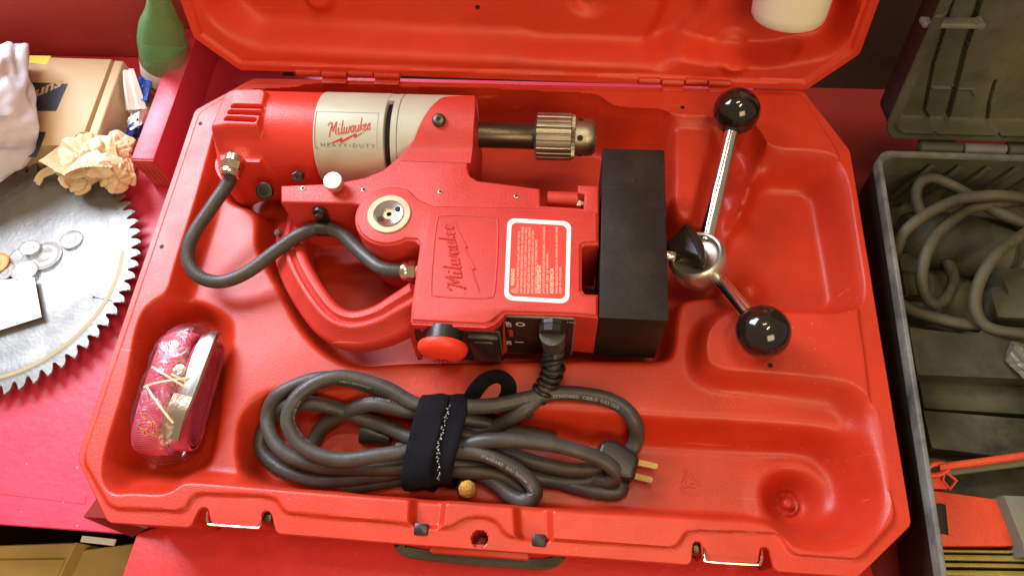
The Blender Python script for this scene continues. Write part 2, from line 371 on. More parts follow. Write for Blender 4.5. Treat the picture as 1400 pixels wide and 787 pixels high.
def resample(path, step):
    path = [Vector(p) for p in path]; out = [path[0]]; acc = 0
    for a, b in zip(path, path[1:]):
        L = (b-a).length; d = step-acc
        while d < L: out.append(a+(b-a)*d/L); d += step
        acc = (acc+L) % step if L >= 0 else acc
        acc = L-(d-step)
    return out
def text_on_tube(mb, s, path, s0, r, ang, h, flip=False, spacing=1.1):
    """letters wrapped on the skin of a cable: arc position s0, angle ang from 'up' about the axis"""
    v, f = text_mesh(s, h, h*.02, 0, spacing); pts, T, N = frames(path)
    cum = [0]
    for a, b in zip(pts, pts[1:]): cum.append(cum[-1]+(b-a).length)
    out = []
    for x, y, _ in v:
        q = s0-x if flip else s0+x; i = max(0, min(len(cum)-2, np.searchsorted(cum, q)-1)); t = (q-cum[i])/max(1e-9, cum[i+1]-cum[i])
        c = pts[i].lerp(pts[i+1], t); nn = N[i].lerp(N[i+1], t).normalized(); tt = (pts[i+1]-pts[i]).normalized(); b = tt.cross(nn)
        a = ang+((-(y-h*.35)) if not flip else (y-h*.35))/r
        out.append(tuple(c+(nn*math.cos(a)+b*math.sin(a)*1)*(r+.00012)))
    mb.add(out, f)

# script word and bolt, in letter units
WORD = [[(-.45, 1.6), (-.15, 1.95), (.15, 1.9), (.3, 1.95)], [(.3, 1.95), (.2, 1.0), (0, .0), (-.1, -.15)], [(.3, 1.95), (.62, .5)], [(.62, .5), (.85, 1.4), (1.1, 2.0)], [(1.1, 2.0), (1.15, 1.0), (1.2, .15), (1.45, .1)],
        [(1.65, 1.0), (1.65, .2), (1.85, .0), (2.05, .25)], [(1.68, 1.45), (1.72, 1.55)],
        [(2.3, 2.05), (2.25, .25), (2.45, .0), (2.6, .25)],
        [(2.7, 1.0), (2.75, .15), (2.95, .02), (3.15, .3), (3.2, .95)], [(3.2, .9), (3.22, .15), (3.42, .02), (3.62, .3), (3.7, 1.0), (3.85, .8)],
        [(4.5, .8), (4.3, 1.0), (4.02, .75), (3.98, .25), (4.15, .0), (4.4, .3), (4.52, .95)], [(4.52, 1.0), (4.5, .2), (4.7, .0)],
        [(4.85, 1.0), (4.85, .2), (5.05, .0), (5.3, .3), (5.38, 1.0)], [(5.38, 1.0), (5.36, .2), (5.55, .0)],
        [(5.75, 2.05), (5.72, 0)], [(6.2, 1.0), (5.78, .5), (6.05, .25), (6.25, .0)],
        [(6.4, .45), (6.75, .7), (6.68, .98), (6.45, .85), (6.38, .3), (6.6, .0), (6.95, .3)],
        [(7.1, .45), (7.45, .7), (7.38, .98), (7.15, .85), (7.08, .3), (7.3, .0), (7.65, .35)]]
WORD = [[(x+.28*y, y) for x, y in s] for s in WORD]
BOLT = [(-.9, -1.35), (2.3, -.55), (2.25, -.95), (5.05, -.22), (4.95, -.62), (8.1, .25), (4.45, -.98), (4.55, -.62), (1.75, -1.42), (1.85, -1.02)]
# ================================================================== SETTING
BZ = -.080                     # bench top
fl = MB().add([(-4, -4, -.85), (5, -4, -.85), (5, 5, -.85), (-4, 5, -.85)], [(0, 1, 2, 3)]).build('floor', 'floor'); fl['kind'] = 'structure'
mb = MB().add(*boxv(-1.6, 0.04, .555, .575, -.85, .10)); wl = mb.build('wall', 'wallred'); wl['kind'] = 'structure'
# ------------------------------------------------------------------ bench
bench = thing('workbench', 'red painted wooden bench with raw plywood front edge, under the tool cases', 'workbench', (.3, .25, -.85))
MB().add(*prism([(-1.2, -.0015), (.60, -.0015), (.60, .53), (.04, .53), (.04, .554), (-1.2, .554)], BZ-.003, BZ, .0008, 1)).build('tabletop', 'bench', bench)
MB().add(*boxv(.60, 1.6, -.12, .53, BZ-.02, BZ)).build('tabletop', 'darkred', bench)
MB().add(*boxv(-1.2, .60, .0, .52, BZ-.016, BZ-.0035)).build('plywood_edge', 'plywood', bench)
for x in (-1.1, .55, 1.5): MB().add(*boxv(x, x+.06, .42, .48, -.85, BZ-.02)).build('leg', 'darkred', bench)
fb = P(185, 735, BZ+.004)
front = MB().add(*prism(PL([(186, 728), (158, 810)], BZ+.004)+[(.06, -.30), (.72, -.30), (.668, -.06), (.655, .03), (.1, .03)], BZ-.02, BZ+.004, .003, 2)).build('wooden_board', 'bench2')
tag(front, 'wide red painted board under the front edge of the open red case', 'board')
# leaning board corner under the case; its dark red stands for shade
A = P(114, 706, BZ+.0005); B = P(181, 734, BZ+.0005); Cc = P(150, 708, BZ+.014); D = P(200, 722, BZ+.018)
v = [tuple(A), tuple(B), tuple(D), tuple(Cc), (A.x+.02, A.y+.05, A.z), (B.x+.05, B.y+.06, B.z), (D.x+.05, D.y+.05, D.z-.004), (Cc.x+.03, Cc.y+.04, Cc.z-.004)]
wedge = MB().add(v, [(0, 1, 2, 3), (4, 5, 6, 7), (0, 1, 5, 4), (3, 2, 6, 7), (0, 3, 7, 4), (1, 2, 6, 5)]).build('board_offcut', 'darkred')
tag(wedge, 'red wedge of board poking out under the case at bottom left, its shade painted dark', 'board')
mb = MB().add(*boxv(-.60, .0, -.0, .0, 0, 0)) if False else MB()
div = thing('divider_board', 'upright red divider board standing left of the open red case, window glare painted pink', 'board', (-.058, .45, BZ))
MB().add(*prism([(-.071, .366), (-.046, .366), (-.046, .553), (-.071, .553)], BZ+.0005, -.030, .0016, 2)).build('board', 'bench', div)  # pinkish bench colour stands for window glare on its top
MB().add(*boxv(-.0702, -.0468, .3645, .3664, BZ+.001, -.0316)).build('end_grain', 'endgrain', div)
# lower shelf with old cardboard
shelf = thing('lower_shelf', 'shadowed lower shelf holding old cardboard under the bench front', 'shelf', (-.2, 0, -.30))
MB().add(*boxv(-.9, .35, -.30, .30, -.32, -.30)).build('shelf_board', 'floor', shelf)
def rbox(pts, z0, z1, b=.001): return prism(pts, z0, z1, b, 1)
cb1 = thing('cardboard_box', 'old brown cardboard box on the lower shelf at the bottom left corner', 'box', (-.2, -.08, -.30))
MB().add(*rbox(PL([(-60, 747), (104, 741), (62, 830), (-90, 830)], -.215), -.299, -.215)).build('carton', 'card2', cb1)
MB().add(*rbox(PL([(-60, 766), (88, 764), (60, 830), (-90, 830)], -.213), -.2145, -.2125, .0003)).build('flap', 'card2', cb1)
cb2 = MB().add(*rbox(PL([(106, 752), (215, 738), (235, 840), (70, 830)], -.235), -.299, -.235)).build('cardboard_sheet', 'card2')
tag(cb2, 'dark cardboard piece in shadow beside the box on the lower shelf', 'cardboard')
st = MB().add(*sweep([P(112, 736, -.120), P(157, 741, -.115)], [(-.0028, -.001), (.0028, -.001), (.0028, .001), (-.0028, .001)])).build('wooden_slat', 'paper', bench)

# ================================================================== RED CASE
case = thing('tool_case', 'open red moulded tool case with the drill and cord lying inside', 'tool case', (.33, .228, BZ))
H = .4557
OUT = [(.052, H), (.0, .4105), (.0, .0474), (.0424, .0)]
def fr(pts): return [tuple(P(a, b, 0)[:2]) for a, b in pts]
OUT += fr([(257, 719), (270, 691), (283, 691.5), (286, 714), (351, 719), (356, 695), (369, 697), (376, 727)])
OUT += [(P(560, 741).x, 0.0)]
OUT += fr([(945, 770), (948, 738), (961, 738), (964, 765), (1037, 770), (1040, 745), (1054, 746), (1062, 779)])
OUT += [(.616, 0), (.66, .0396), (.66, .3836), (.6243, H)]
OUT = chaikin(ccw(OUT), 1, .0022)
ZP = -.022
C1 = PL([(305, 146), (331, 129), (415, 128), (432, 119), (648, 129), (818, 137), (838, 155), (908, 157), (925, 160), (985, 163), (1012, 172), (1043, 204), (1137, 209), (1157, 234), (1184, 407), (1160, 424), (1058, 422), (1005, 418),
         (968, 440), (960, 475), (968, 507), (1113, 517), (1160, 523), (1192, 551), (1201, 585), (1219, 701), (1169, 748), (1094, 746), (1074, 728), (1050, 708), (876, 698), (760, 692), (480, 672), (383, 664), (262, 654), (247, 656), (227, 672), (180, 668), (152, 672), (139, 640),
         (177, 517), (190, 440), (205, 416), (232, 402), (241, 365), (269, 279), (291, 200)])
C1 = chaikin(C1, 3, .012)
# strap pocket
C2 = chaikin(PL([(210, 421), (235, 407), (262, 401), (318, 408), (330, 436), (288, 650), (262, 654), (247, 656), (227, 672), (182, 665), (158, 667), (145, 640), (182, 518), (195, 444)]), 3, .012)
C2F = chaikin(PL([(252, 436), (305, 440), (285, 640), (186, 645), (205, 560), (225, 480)], -.055), 3, .010)
# drill cavity
C3 = chaikin(PL([(310, 153), (334, 133), (415, 130), (432, 121), (648, 131), (818, 139), (836, 157), (905, 159), (921, 172), (919, 290), (935, 305), (960, 300), (1000, 325), (1012, 372), (985, 400), (948, 402), (930, 408), (925, 470), (918, 488),
                 (800, 487), (690, 490), (553, 491), (511, 494), (474, 497), (431, 475), (401, 439), (380, 396), (363, 365), (345, 334), (347, 279), (312, 272), (302, 260), (299, 215)], -.012), 3, .008)
# channel for rods, right pocket
C4 = chaikin(PL([(990, 165), (1022, 168), (1050, 205), (1015, 300), (1010, 345), (960, 330)], -.008), 3, .008)
C5 = chaikin(PL([(1043, 204), (1137, 209), (1157, 234), (1184, 407), (1160, 424), (1058, 422), (1005, 418), (985, 395), (1000, 330), (1022, 240)]), 3, .012)
C5F = chaikin(PL([(1036, 264), (1105, 266), (1136, 425), (1060, 428), (1000, 416), (975, 395), (985, 330), (1015, 320), (1025, 300)], -.045), 3, .008)
# cord trough
C6 = chaikin(PL([(362, 528), (480, 534), (620, 547), (785, 554), (885, 560), (1051, 570), (1146, 578), (1172, 592), (1184, 624), (1198, 698), (1156, 736), (1100, 736), (1080, 724), (1050, 706), (876, 696), (760, 690), (480, 670), (360, 660), (326, 640), (330, 560)], -.018), 3, .012)
C6F = chaikin(PL([(372, 574), (480, 584), (876, 614), (1092, 626), (1124, 638), (1140, 698), (1110, 716), (1060, 715), (876, 706), (480, 685), (370, 676), (342, 655), (342, 600)], -.058), 3, .010)
PATCH = chaikin(PL([(921, 160), (985, 163), (950, 300), (915, 298)], -.010), 2, .004)
STEP = chaikin(PL([(149, 693), (250, 698), (262, 677), (275, 673), (360, 677), (378, 681), (387, 700), (547, 714), (612, 722), (632, 708), (655, 705), (678, 710), (692, 733), (760, 737), (926, 748), (937, 727), (950, 724), (1060, 727), (1070, 732), (1083, 757), (1176, 764), (1226, 709), (1192, 560), (1146, 206), (1096, 128), (345, 112), (272, 152), (112, 628)]), 2, .004)
N1 = chaikin(PL([(560, 668), (612, 672), (606, 726), (556, 722)]), 2, .004)
N2 = chaikin(PL([(700, 680), (756, 684), (758, 745), (704, 741)]), 2, .004)
DX, DY = P(1085, 684, -.058)[:2]
HX, HY = P(655, 735, 0)[:2]
PINS = [(274, 169), (221, 337), (933, 147), (1091, 414), (1053, 499)]
def ramp(top, floor, X, Y):
    a = np.maximum(0, -sdpoly(top, X, Y)); b = np.maximum(0, sdpoly(floor, X, Y)); return a/(a+b+1e-9)
def prof(t): t = np.clip(t, 0, 1); return .55*sstep(t)+.45*(1-(1-t)**2.2)
def tray_z(X, Y):
    z = np.zeros(X.shape)
    s = sdpoly(STEP, X, Y); z = z-.0035*sstep((s+.0012)/.0024)
    for nn in (N1, N2): s = sdpoly(nn, X, Y); z = smin(z, np.where(s < 0.006, -.010*sstep((-s+.001)/.007), 0), .001)
    s = sdpoly(C1, X, Y); w = .013+.009*sstep((X-.54)/.08)*sstep((.2-Y)/.1); z = z+np.where(s < .003, (ZP-z)*prof((-s+.002)/w), 0)
    s = sdpoly(PATCH, X, Y); z = z+(np.maximum(z, -.010)-z)*sstep((-s+.003)/.007)
    z = smin(z, np.where(sdpoly(C2, X, Y) < 0, -.047*prof(ramp(C2, C2F, X, Y)), 1), .004)
    s = sdpoly(C3, X, Y); w = .010+.012*sstep((Y-.36)/.03)*sstep((X-.30)/.05); z = smin(z, np.where(s < 0, -.006-.056*prof(-s/w), 1), .005)
    s = sdpoly(C4, X, Y); z = smin(z, np.where(s < 0, -.005-.033*prof(-s/.012), 1), .005)
    z = smin(z, np.where(sdpoly(C5, X, Y) < 0, -.045*prof(ramp(C5, C5F, X, Y)), 1), .004)
    z = smin(z, np.where(sdpoly(C6, X, Y) < 0, -.014-.044*prof(ramp(C6, C6F, X, Y)), 1), .006)
    for (bx, by), r, h in ((P(1014, 268, -.03)[:2], .010, .016), (P(1028, 392, -.03)[:2], .012, .013), (P(1010, 300, -.03)[:2], .009, .010)):
        d = np.hypot(X-bx, Y-by); z = z+h*np.exp(-(d/r)**2)
    d = np.hypot(X-DX, Y-DY); z = z+.006*np.exp(-((d-.031)/.006)**2)*.4-.020*sstep((.027-d)/.016)+.0025*np.exp(-((d-.0085)/.0014)**2)+.006*sstep((.0055-d)/.002)
    d = np.hypot(X-HX, Y-HY); z = z-.03*sstep((.0062-d)/.0014)
    # soft blow-moulding waviness
    z = z+.00022*np.sin(X*61+2*np.sin(Y*23))*np.sin(Y*47+1.3)
    return z
def tray_post(Z, X, Y):
    s = sdpoly(C1, X, Y); d = np.minimum(np.hypot(X-HX, Y-HY), np.hypot(X-DX, Y-DY))
    B = blur(Z, 12); k = sstep((.004-s)/.003)*np.where(np.hypot(X-DX, Y-DY) < .012, 0, 1); return Z*(1-k)+B*k
v, f = hfield(OUT, tray_z, .00115, tray_post)
mb = MB().add(v, f)
mb.add(*skirt(OUT, tray_z, [(0, 0, 0), (.0007, -.0006, 0), (.0008, -.0035, 0), (-.002, -.0050, 0), (-.0028, -.016, 1), (-.0035, -.055, 1), (-.010, BZ+.004, 1), (-.014, BZ+.0006, 1)]))
mb.build('tray', 'case', case, sharp=50)
# tiny pin holes, hinge, latches
for px in PINS:
    c = P(*px, 0); z = float(tray_z(np.array([c.x]), np.array([c.y]))[0]); c = P(*px, z); z = float(tray_z(np.array([c.x]), np.array([c.y]))[0])
    MB().add(*lathe([(0, .0022), (.0004, .0021), (.0005, .0012), (.0002, .0004)], (c.x, c.y, z), (0, 0, 1), 14)).build('pin_hole', 'blackmatt', case)
def wire(path, r=.0009): return tube(catmull(path, 3), r, 8)
for pts in ([(284, 697), (283, 703), (284, 714), (290, 717), (346, 721), (355, 720), (357, 712), (357, 703)], [(961, 744), (963, 752), (964, 763), (969, 767), (1032, 771), (1040, 769), (1042, 760), (1041, 750)]):
    z = [-.006, -.002, .0005, .001, .001, .0005, -.002, -.006]
    MB().add(*wire([P(a, b, q) for (a, b), q in zip(pts, z)])).build('latch_wire', 'chrome', case)
for (px, py) in ((364, 705), (955, 748)):
    c = P(px, py, -.012)
    MB().add(*boxv(c.x-.0042, c.x+.0042, c.y-.004, c.y+.004, -.03, -.012, .001)).build('latch_pin', 'darksteel', case)
for (px, py) in ((576, 723), (737, 738)):
    c = P(px, py, -.004); MB().add(*boxv(c.x-.0055, c.x+.0055, c.y-.0045, c.y+.0045, -.012, -.002, .0015)).add(*boxv(c.x-.0035, c.x+.0035, c.y-.006, c.y-.0045, -.010, -.004, .0008)).build('catch_block', 'black', case)
# carry handle hanging in front
hp = [P(545, 740, -.030), P(552, 750, -.036), P(575, 757, -.040), P(650, 765, -.040), P(725, 770, -.040), P(755, 768, -.036), P(768, 756, -.030)]
MB().add(*sweep(catmull(hp, 6), [(-.0035, -.005), (.0035, -.005), (.0045, 0), (.0035, .005), (-.0035, .005), (-.0045, 0)])).build('carry_handle', 'handlegrey', case)
a, b = P(568, 744, -.012), P(745, 756, -.012)
MB().add(*boxv(a.x+.012, b.x-.012, -.0045, .004, -.020, -.0075, .0015)).build('handle_bracket', 'case', case)
# recycling mark and letters, raised on the trough floor
mb = MB(); O = P(942, 657, -.0575); zz = float(tray_z(np.array([O.x]), np.array([O.y]))[0])+.0001; O = P(942, 657, zz)
for k in range(3):
    a0 = math.pi/2+k*2*math.pi/3; R0 = .0078; vt = [O+Vector((math.cos(a0+q)*R0*w, math.sin(a0+q)*R0*w, 0)) for q, w in ((-.30, 1.0), (-.85, .62), (-1.45, .75), (-1.75, 1.02))]
    vi = [O+Vector((math.cos(a0+q)*R0*w, math.sin(a0+q)*R0*w, 0)) for q, w in ((.25, .55), (-.5, .35), (-1.2, .35))]
    mb.add(*tube(vt, .00055, 6)); mb.add(*tube(vi, .00045, 6))
    e = vt[-1]; d = (vt[-1]-vt[-2]).normalized(); n = Vector((-d.y, d.x, 0)); mb.add(*tube([e+n*.003-d*.001, e+d*.003, e-n*.003-d*.001], .0005, 6))
map_text(mb, 'HDPE-12501', O+Vector((-.0095, -.0125, .0003)), (1, .04, 0), (0, 1, 0), .0040, length=.019)
mb.build('recycling_mark', 'case', case)

# ------------------------------------------------------------------ lid (opened 107 degrees)
TH = math.radians(107); LO = Vector((0, H+.008, .0)); LD = Vector((0, -math.cos(TH), math.sin(TH))); LN = Vector((0, -math.sin(TH), -math.cos(TH)))
def LP(px, py, d=0.0):   # pixel -> lid coords (x, v) at depth d behind the rim plane
    o = LO-LN*d; w = PN(px, py, LN, o)-o; return (w.x, w.dot(LD))
def LL(p, d=0.0): return [LP(a, b, d) for a, b in p]
LXF = Matrix(((1, 0, 0, LO.x), (0, LD.y, LN.y, LO.y), (0, LD.z, LN.z, LO.z), (0, 0, 0, 1)))
LB = LP(330, 94)[1]
LOUT = chaikin(ccw([(.038, .002), (.001, .038), (-.002, .42), (.045, .46), (.62, .46), (.668, .42), (.667, .034), (.627, -.006)]), 1, .002)
L1 = chaikin(LL([(337, 63), (363, 69), (640, 80), (900, 90), (926, 78), (960, 82), (1045, 88), (1090, 82), (1140, 74), (1168, 40), (1185, -60)])+[(.63, .40), (.60, .43), (.06, .43), (.03, .40)]+LL([(262, -60), (274, 14), (300, 42)]), 2, .012)
L1F = chaikin(LL([(354, 23), (508, 30), (600, 38), (711, 41), (730, 50), (900, 58), (925, 46)], .03)+LL([(985, 70), (1045, 70), (1075, 60), (1130, 50), (1145, 0), (1150, -60)], .03)+[(.58, .36), (.56, .38), (.10, .38), (.06, .35)]+LL([(325, -60), (330, 0)], .03), 2, .006)
L2 = chaikin(LL([(905, 74), (925, 55), (960, 20), (965, -60), (930, -60), (900, 30), (880, 60)], .03), 2, .006)
def lid_z(X, Y):
    z = np.zeros(X.shape); s = sdpoly(LOUT, X, Y)
    z = z-.004*sstep((s+.0075)/.0022)*0 + .0035*sstep((s+.009)/.002)
    t = ramp(L1, L1F, X, Y); z = z+np.where(sdpoly(L1, X, Y) < 0, -.034*prof(t), 0)
    d = sdpoly(L2, X, Y); z = z-.012*sstep((-d+.006)/.014)
    for px, py, r, h in ((436, -4, .017, .010), (805, -2, .020, -.008), (1000, 62, .016, .006)):
        c = LP(px, py, .03); q = np.hypot(X-c[0], Y-c[1]); z = z+h*sstep((r-q)/.006)
    z = z+.0003*np.sin(X*53+2*np.sin(Y*19))*np.sin(Y*41+.3)
    return z
v, f = hfield(LOUT, lid_z, .0017, lambda Z, X, Y: np.where(sdpoly(LOUT, X, Y) < -.013, blur(Z, 5), Z))
mb = MB().add(v, f).add(*skirt(LOUT, lid_z, [(0, 0, 0), (.0006, -.0006, 0), (.0007, -.004, 0), (-.002, -.006, 0), (-.003, -.045, 1), (-.02, -.058, 1)]))
o_, w_ = skirt(inset(LOUT, .022), lid_z, [(0, -.058, 1), (-.2, -.058, 1)]) if False else (None, None)
mb.add([(p[0], p[1], -.058) for p in inset(LOUT, .02)], [tuple(range(len(LOUT)))])
mb.build('lid', 'lid', case, sharp=50, xf=LXF)
for px, py in ((653, 10), (962, 53)):
    c = LP(px, py, .03); z = float(lid_z(np.array([c[0]]), np.array([c[1]]))[0]); c = LP(px, py, -z)
    MB().add(*lathe([(0, .0024), (.0005, .0022), (.0003, .0006)], (c[0], c[1], z), (0, 0, 1), 12)).build('pin_hole', 'blackmatt', case, xf=LXF)
HYc = H+.0035
for a, b in ((403, 545), (872, 1000)):
    xa, xb = P(a, 108).x, P(b, 122).x; n = 4; w = (xb-xa)/n
    for k in range(n):
        MB().add(*lathe([(.0004, .0030), (.0012, .0040), (w-.0012, .0040), (w-.0004, .0030)], (xa+k*w, HYc+(0.0016 if k % 2 == 0 else 0), .001), (1, 0, 0), 14)).add(
            *boxv(xa+k*w+.001, xa+(k+1)*w-.001, (HYc if k % 2 == 0 else HYc-.010), (HYc+.008 if k % 2 == 0 else HYc), -.0035, -.0005, .0005)).build('hinge_knuckle', 'case', case)
# white container lying in the lid pocket
cx, cv = LP(1067, 46, .0)[0], LP(1079, 48, -.004)[1]+.020
cyl = thing('plastic_jar', 'round cream white plastic jar resting in the top right pocket of the raised red lid', 'jar', tuple(LXF @ Vector((cx, cv, -.004))))
rr = .0350
MB().add(*lathe([(0, rr*.72), (.0008, rr*.80), (.002, rr*.90), (.005, rr*.955), (.012, rr*.97), (.085, rr*1.02), (.095, rr*1.02)], (cx+.001, cv-.004, .004), (0.0, 1, 0), 48)).build('jar_body', 'cream', cyl, xf=LXF)
MB().add(*lathe([(0, rr*1.06), (.001, rr*1.08), (.018, rr*1.08), (.020, rr*1.04)], (cx+.001, cv+.0912, .004), (0, 1, 0), 48, lambda s, r, a: r+.0004*math.cos(40*a))).build('screw_cap', 'cream', cyl, xf=LXF)
# ================================================================== MAGNETIC DRILL
ZT = .050
drill = thing('magnetic_drill', 'red magnetic base drill with silver motor and black magnet block lying in the open case', 'drill', (.33, .26, -.055))
def xat(px, py, z): return P(px, py, z).x
YM, ZM, RM = .3665, .012, .0445        # motor axis
xb0 = xat(421, 190, ZM+RM); xb1 = xat(520, 190, ZM+RM); xg0 = xat(529, 190, ZM+RM); xg1 = xat(606, 190, ZM+RM)
# -- red motor cap: moulded shell = cylinder + vent box, as a height field
xe = xat(299, 205, .02)+.001
CAPO = chaikin(ccw([(xe+.010, YM+.040), (xb0, YM+.0452), (xb0, YM-.0452), (xe+.022, YM-.0445)] + [tuple(P(316, 266, 0)[:2]), tuple(P(300, 240, .0)[:2]), tuple(P(299, 214, .01)[:2])]), 2, .006)
VB = chaikin(PL([(318, 140), (374, 139), (368, 172), (354, 214), (344, 238), (300, 236), (290, 200)], .040), 2, .004)
def cap_z(X, Y):
    rr2 = RM-.026*np.clip((xe+.030-X)/.030, 0, 1)**2.4
    cyl = ZM+np.sqrt(np.maximum(rr2**2-(Y-YM)**2, 1e-6))
    yf = np.clip((Y-(YM-.034))/.03, 0, 1)
    top = .0590-.008*np.clip((xe+.022-X)/.03, 0, 1)-.026*(1-sstep((Y-(YM-.036))/.016))
    s = sdpoly(VB, X, Y); box = top-3.0*np.maximum(0, s+.001)
    z = smax(cyl, box, .006)
    # lower skirt to the front
    s2 = sdpoly(CAPO, X, Y); z = smax(z, np.minimum(.013+0*X, .013-1.5*np.maximum(0, s2+.004)), .004)
    for (ax, ay), (bx, by) in zip(PL([(321, 148), (316, 156), (311, 164.5)], .056), PL([(358, 149), (356, 157.5), (349, 166.5)], .056)):
        t = np.clip(((X-ax)*(bx-ax)+(Y-ay)*(by-ay))/((bx-ax)**2+(by-ay)**2), 0, 1); d = np.hypot(X-ax-t*(bx-ax), Y-ay-t*(by-ay))
        z = z-.009*sstep((.0021-d)/.0009)
    return z
v, f = hfield(CAPO, cap_z, .00055, lambda Z, X, Y: blur(Z, 2))
mcap = MB().add(v, f).add(*skirt(CAPO, cap_z, [(0, 0, 0), (.0004, -.002, 0), (.0004, -.02, 1), (-.008, -.045, 1)], .002)).build('motor_cap', 'redsmooth', drill, sharp=60)
mb = MB()
for (ax, ay), (bx, by) in zip(PL([(321, 148), (316, 156), (311, 164.5)], .056), PL([(358, 149), (356, 157.5), (349, 166.5)], .056)):
    z = float(cap_z(np.array([(ax+bx)/2]), np.array([(ay+by)/2]))[0])+.0012; z2 = z
    za = float(cap_z(np.array([ax]), np.array([ay]))[0])+.0012; zb = float(cap_z(np.array([bx]), np.array([by]))[0])+.0012
    MB().add(*tube([(ax, ay, za), (bx, by, zb)], .0010, 6)).build('vent_slot', 'blackmatt', mcap)
# -- silver band, gap, ring, gearcase
def ring(x0, x1, r, name, m, par=drill, cy=YM, cz=ZM, b=.0006, n=96):
    return MB().add(*lathe([(0, r-b), (b, r), (x1-x0-b, r), (x1-x0, r-b)], (x0, cy, cz), (1, 0, 0), n)).build(name, m, par)
ring(xb0+.0003, xb1, RM+.0006, 'motor_band', 'silver')
ring(xb1-.001, xg0+.001, RM-.0050, 'gap', 'blackmatt')
ring(xg0, xg0+.0060, RM+.0004, 'clamp_ring', 'silver')
ring(xg0+.0064, xat(640, 180, .05), RM+.0004, 'gear_case', 'silver')
a0 = math.radians(118)
bb = []
for k in range(9):
    a = math.radians(97+k*3); 
    bb += [(xb1-.001, YM+(RM)*math.cos(a), ZM+RM*math.sin(a)), (xg0+.001, YM+RM*math.cos(a), ZM+RM*math.sin(a))]
def arcblock(xa, xb, a0, a1, r0, r1, n=10, cy=YM, cz=ZM):
    v = []; f = []
    for k in range(n+1):
        a = math.radians(a0+(a1-a0)*k/n)
        for x, r in ((xa, r0), (xb, r0), (xb, r1), (xa, r1)): v.append((x, cy+r*math.cos(a), cz+r*math.sin(a)))
    for k in range(n):
        for q in range(4): r = (q+1) % 4; f.append((k*4+q, k*4+r, k*4+4+r, k*4+4+q))
    f.append((3, 2, 1, 0)); f.append((n*4, n*4+1, n*4+2, n*4+3)); return v, f
MB().add(*arcblock(xb1-.002, xg0+.002, 20, 71, RM-.004, RM+.0002)).build('bridge', 'silver', drill)
def cylmap(u, w, r=RM+.0009):   # u along x, w arc length (0 = top, + toward back)
    a = math.pi/2-w/r; return (u, YM+r*math.cos(a), ZM+r*math.sin(a))
def arc_of(py, px):  # arc coordinate whose silhouette point projects at this pixel
    best = None
    for k in range(-60, 61):
        w = k*.001; x = 0
        p = CR@np.array(cylmap(0, w))+CT
        # solve x for px
        lo, hi = .0, .4
        for _ in range(30):
            mid = (lo+hi)/2; q = CR@np.array(cylmap(mid, w))+CT; sx = q[0]/q[2]*FOC+CC[0]
            if sx < px: lo = mid
            else: hi = mid
        sy = q[1]/q[2]*FOC+CC[1]
        if best is None or abs(sy-py) < best[0]: best = (abs(sy-py), lo, w)
    return best[1], best[2]
o1 = arc_of(185, 450); o2 = arc_of(176, 508)
U = np.array([o2[0]-o1[0], o2[1]-o1[1]]); L_ = np.linalg.norm(U)/7.9; U = U/np.linalg.norm(U); V = np.array([-U[1], U[0]])
hh = L_*1.18
def stroke_cyl(s): return [cylmap(o1[0]+U[0]*x*L_+V[0]*y*hh, o1[1]+U[1]*x*L_+V[1]*y*hh) for x, y in s]
mb = MB()
for i, s in enumerate(WORD):
    mb.add(*tube(stroke_cyl([tuple(q) for q in catmull(s, 5)]), .00050 if i else .0006, 6, scale=None, sy=.3))
sb = [(x, y) for x, y in BOLT]
# bolt as a finely subdivided fan on the drum skin
def grid_poly(poly, fn, step):
    def zf(X, Y): return X*0
    v, f = hfield(ccw(poly), zf, step); return [fn(a[0], a[1]) for a in v], f
v, f = grid_poly(sb, lambda x, y: cylmap(o1[0]+U[0]*x*L_+V[0]*y*hh, o1[1]+U[1]*x*L_+V[1]*y*hh), .12)
mb.add(v, f)
mb.build('logo_print', 'redprint', drill)
mb = MB()
t0 = arc_of(200, 438); t1 = arc_of(203, 513)
v, f = text_mesh('HEAVY\u2022DUTY', 1, .0, 0, 1.35); wmx = max(a[0] for a in v); kx = (t1[0]-t0[0])/wmx
mb.add([cylmap(t0[0]+a[0]*kx, t0[1]+a[1]*.0050+(t1[1]-t0[1])*a[0]/wmx) for a in v], f)
fr1 = arc_of(153, 433); fr2 = arc_of(201, 430); fr3 = arc_of(153, 518); fr4 = arc_of(160, 523)
def cyl_line(a, b, w=.00022, n=14): return tube([cylmap(a[0]+(b[0]-a[0])*k/n, a[1]+(b[1]-a[1])*k/n) for k in range(n+1)], w, 5)
xl = fr1[0]
mb.add(*cyl_line(fr1, (xl, fr2[1]))); mb.add(*cyl_line(fr1, (fr3[0], fr1[1]), .00012)); mb.add(*cyl_line((xl, fr2[1]), (xl+.003, fr2[1]-.0004), .00015)); mb.add(*cyl_line((fr3[0], fr1[1]), (fr3[0], fr2[1]), .00010))
mb.build('engraving', 'greyprint', drill)
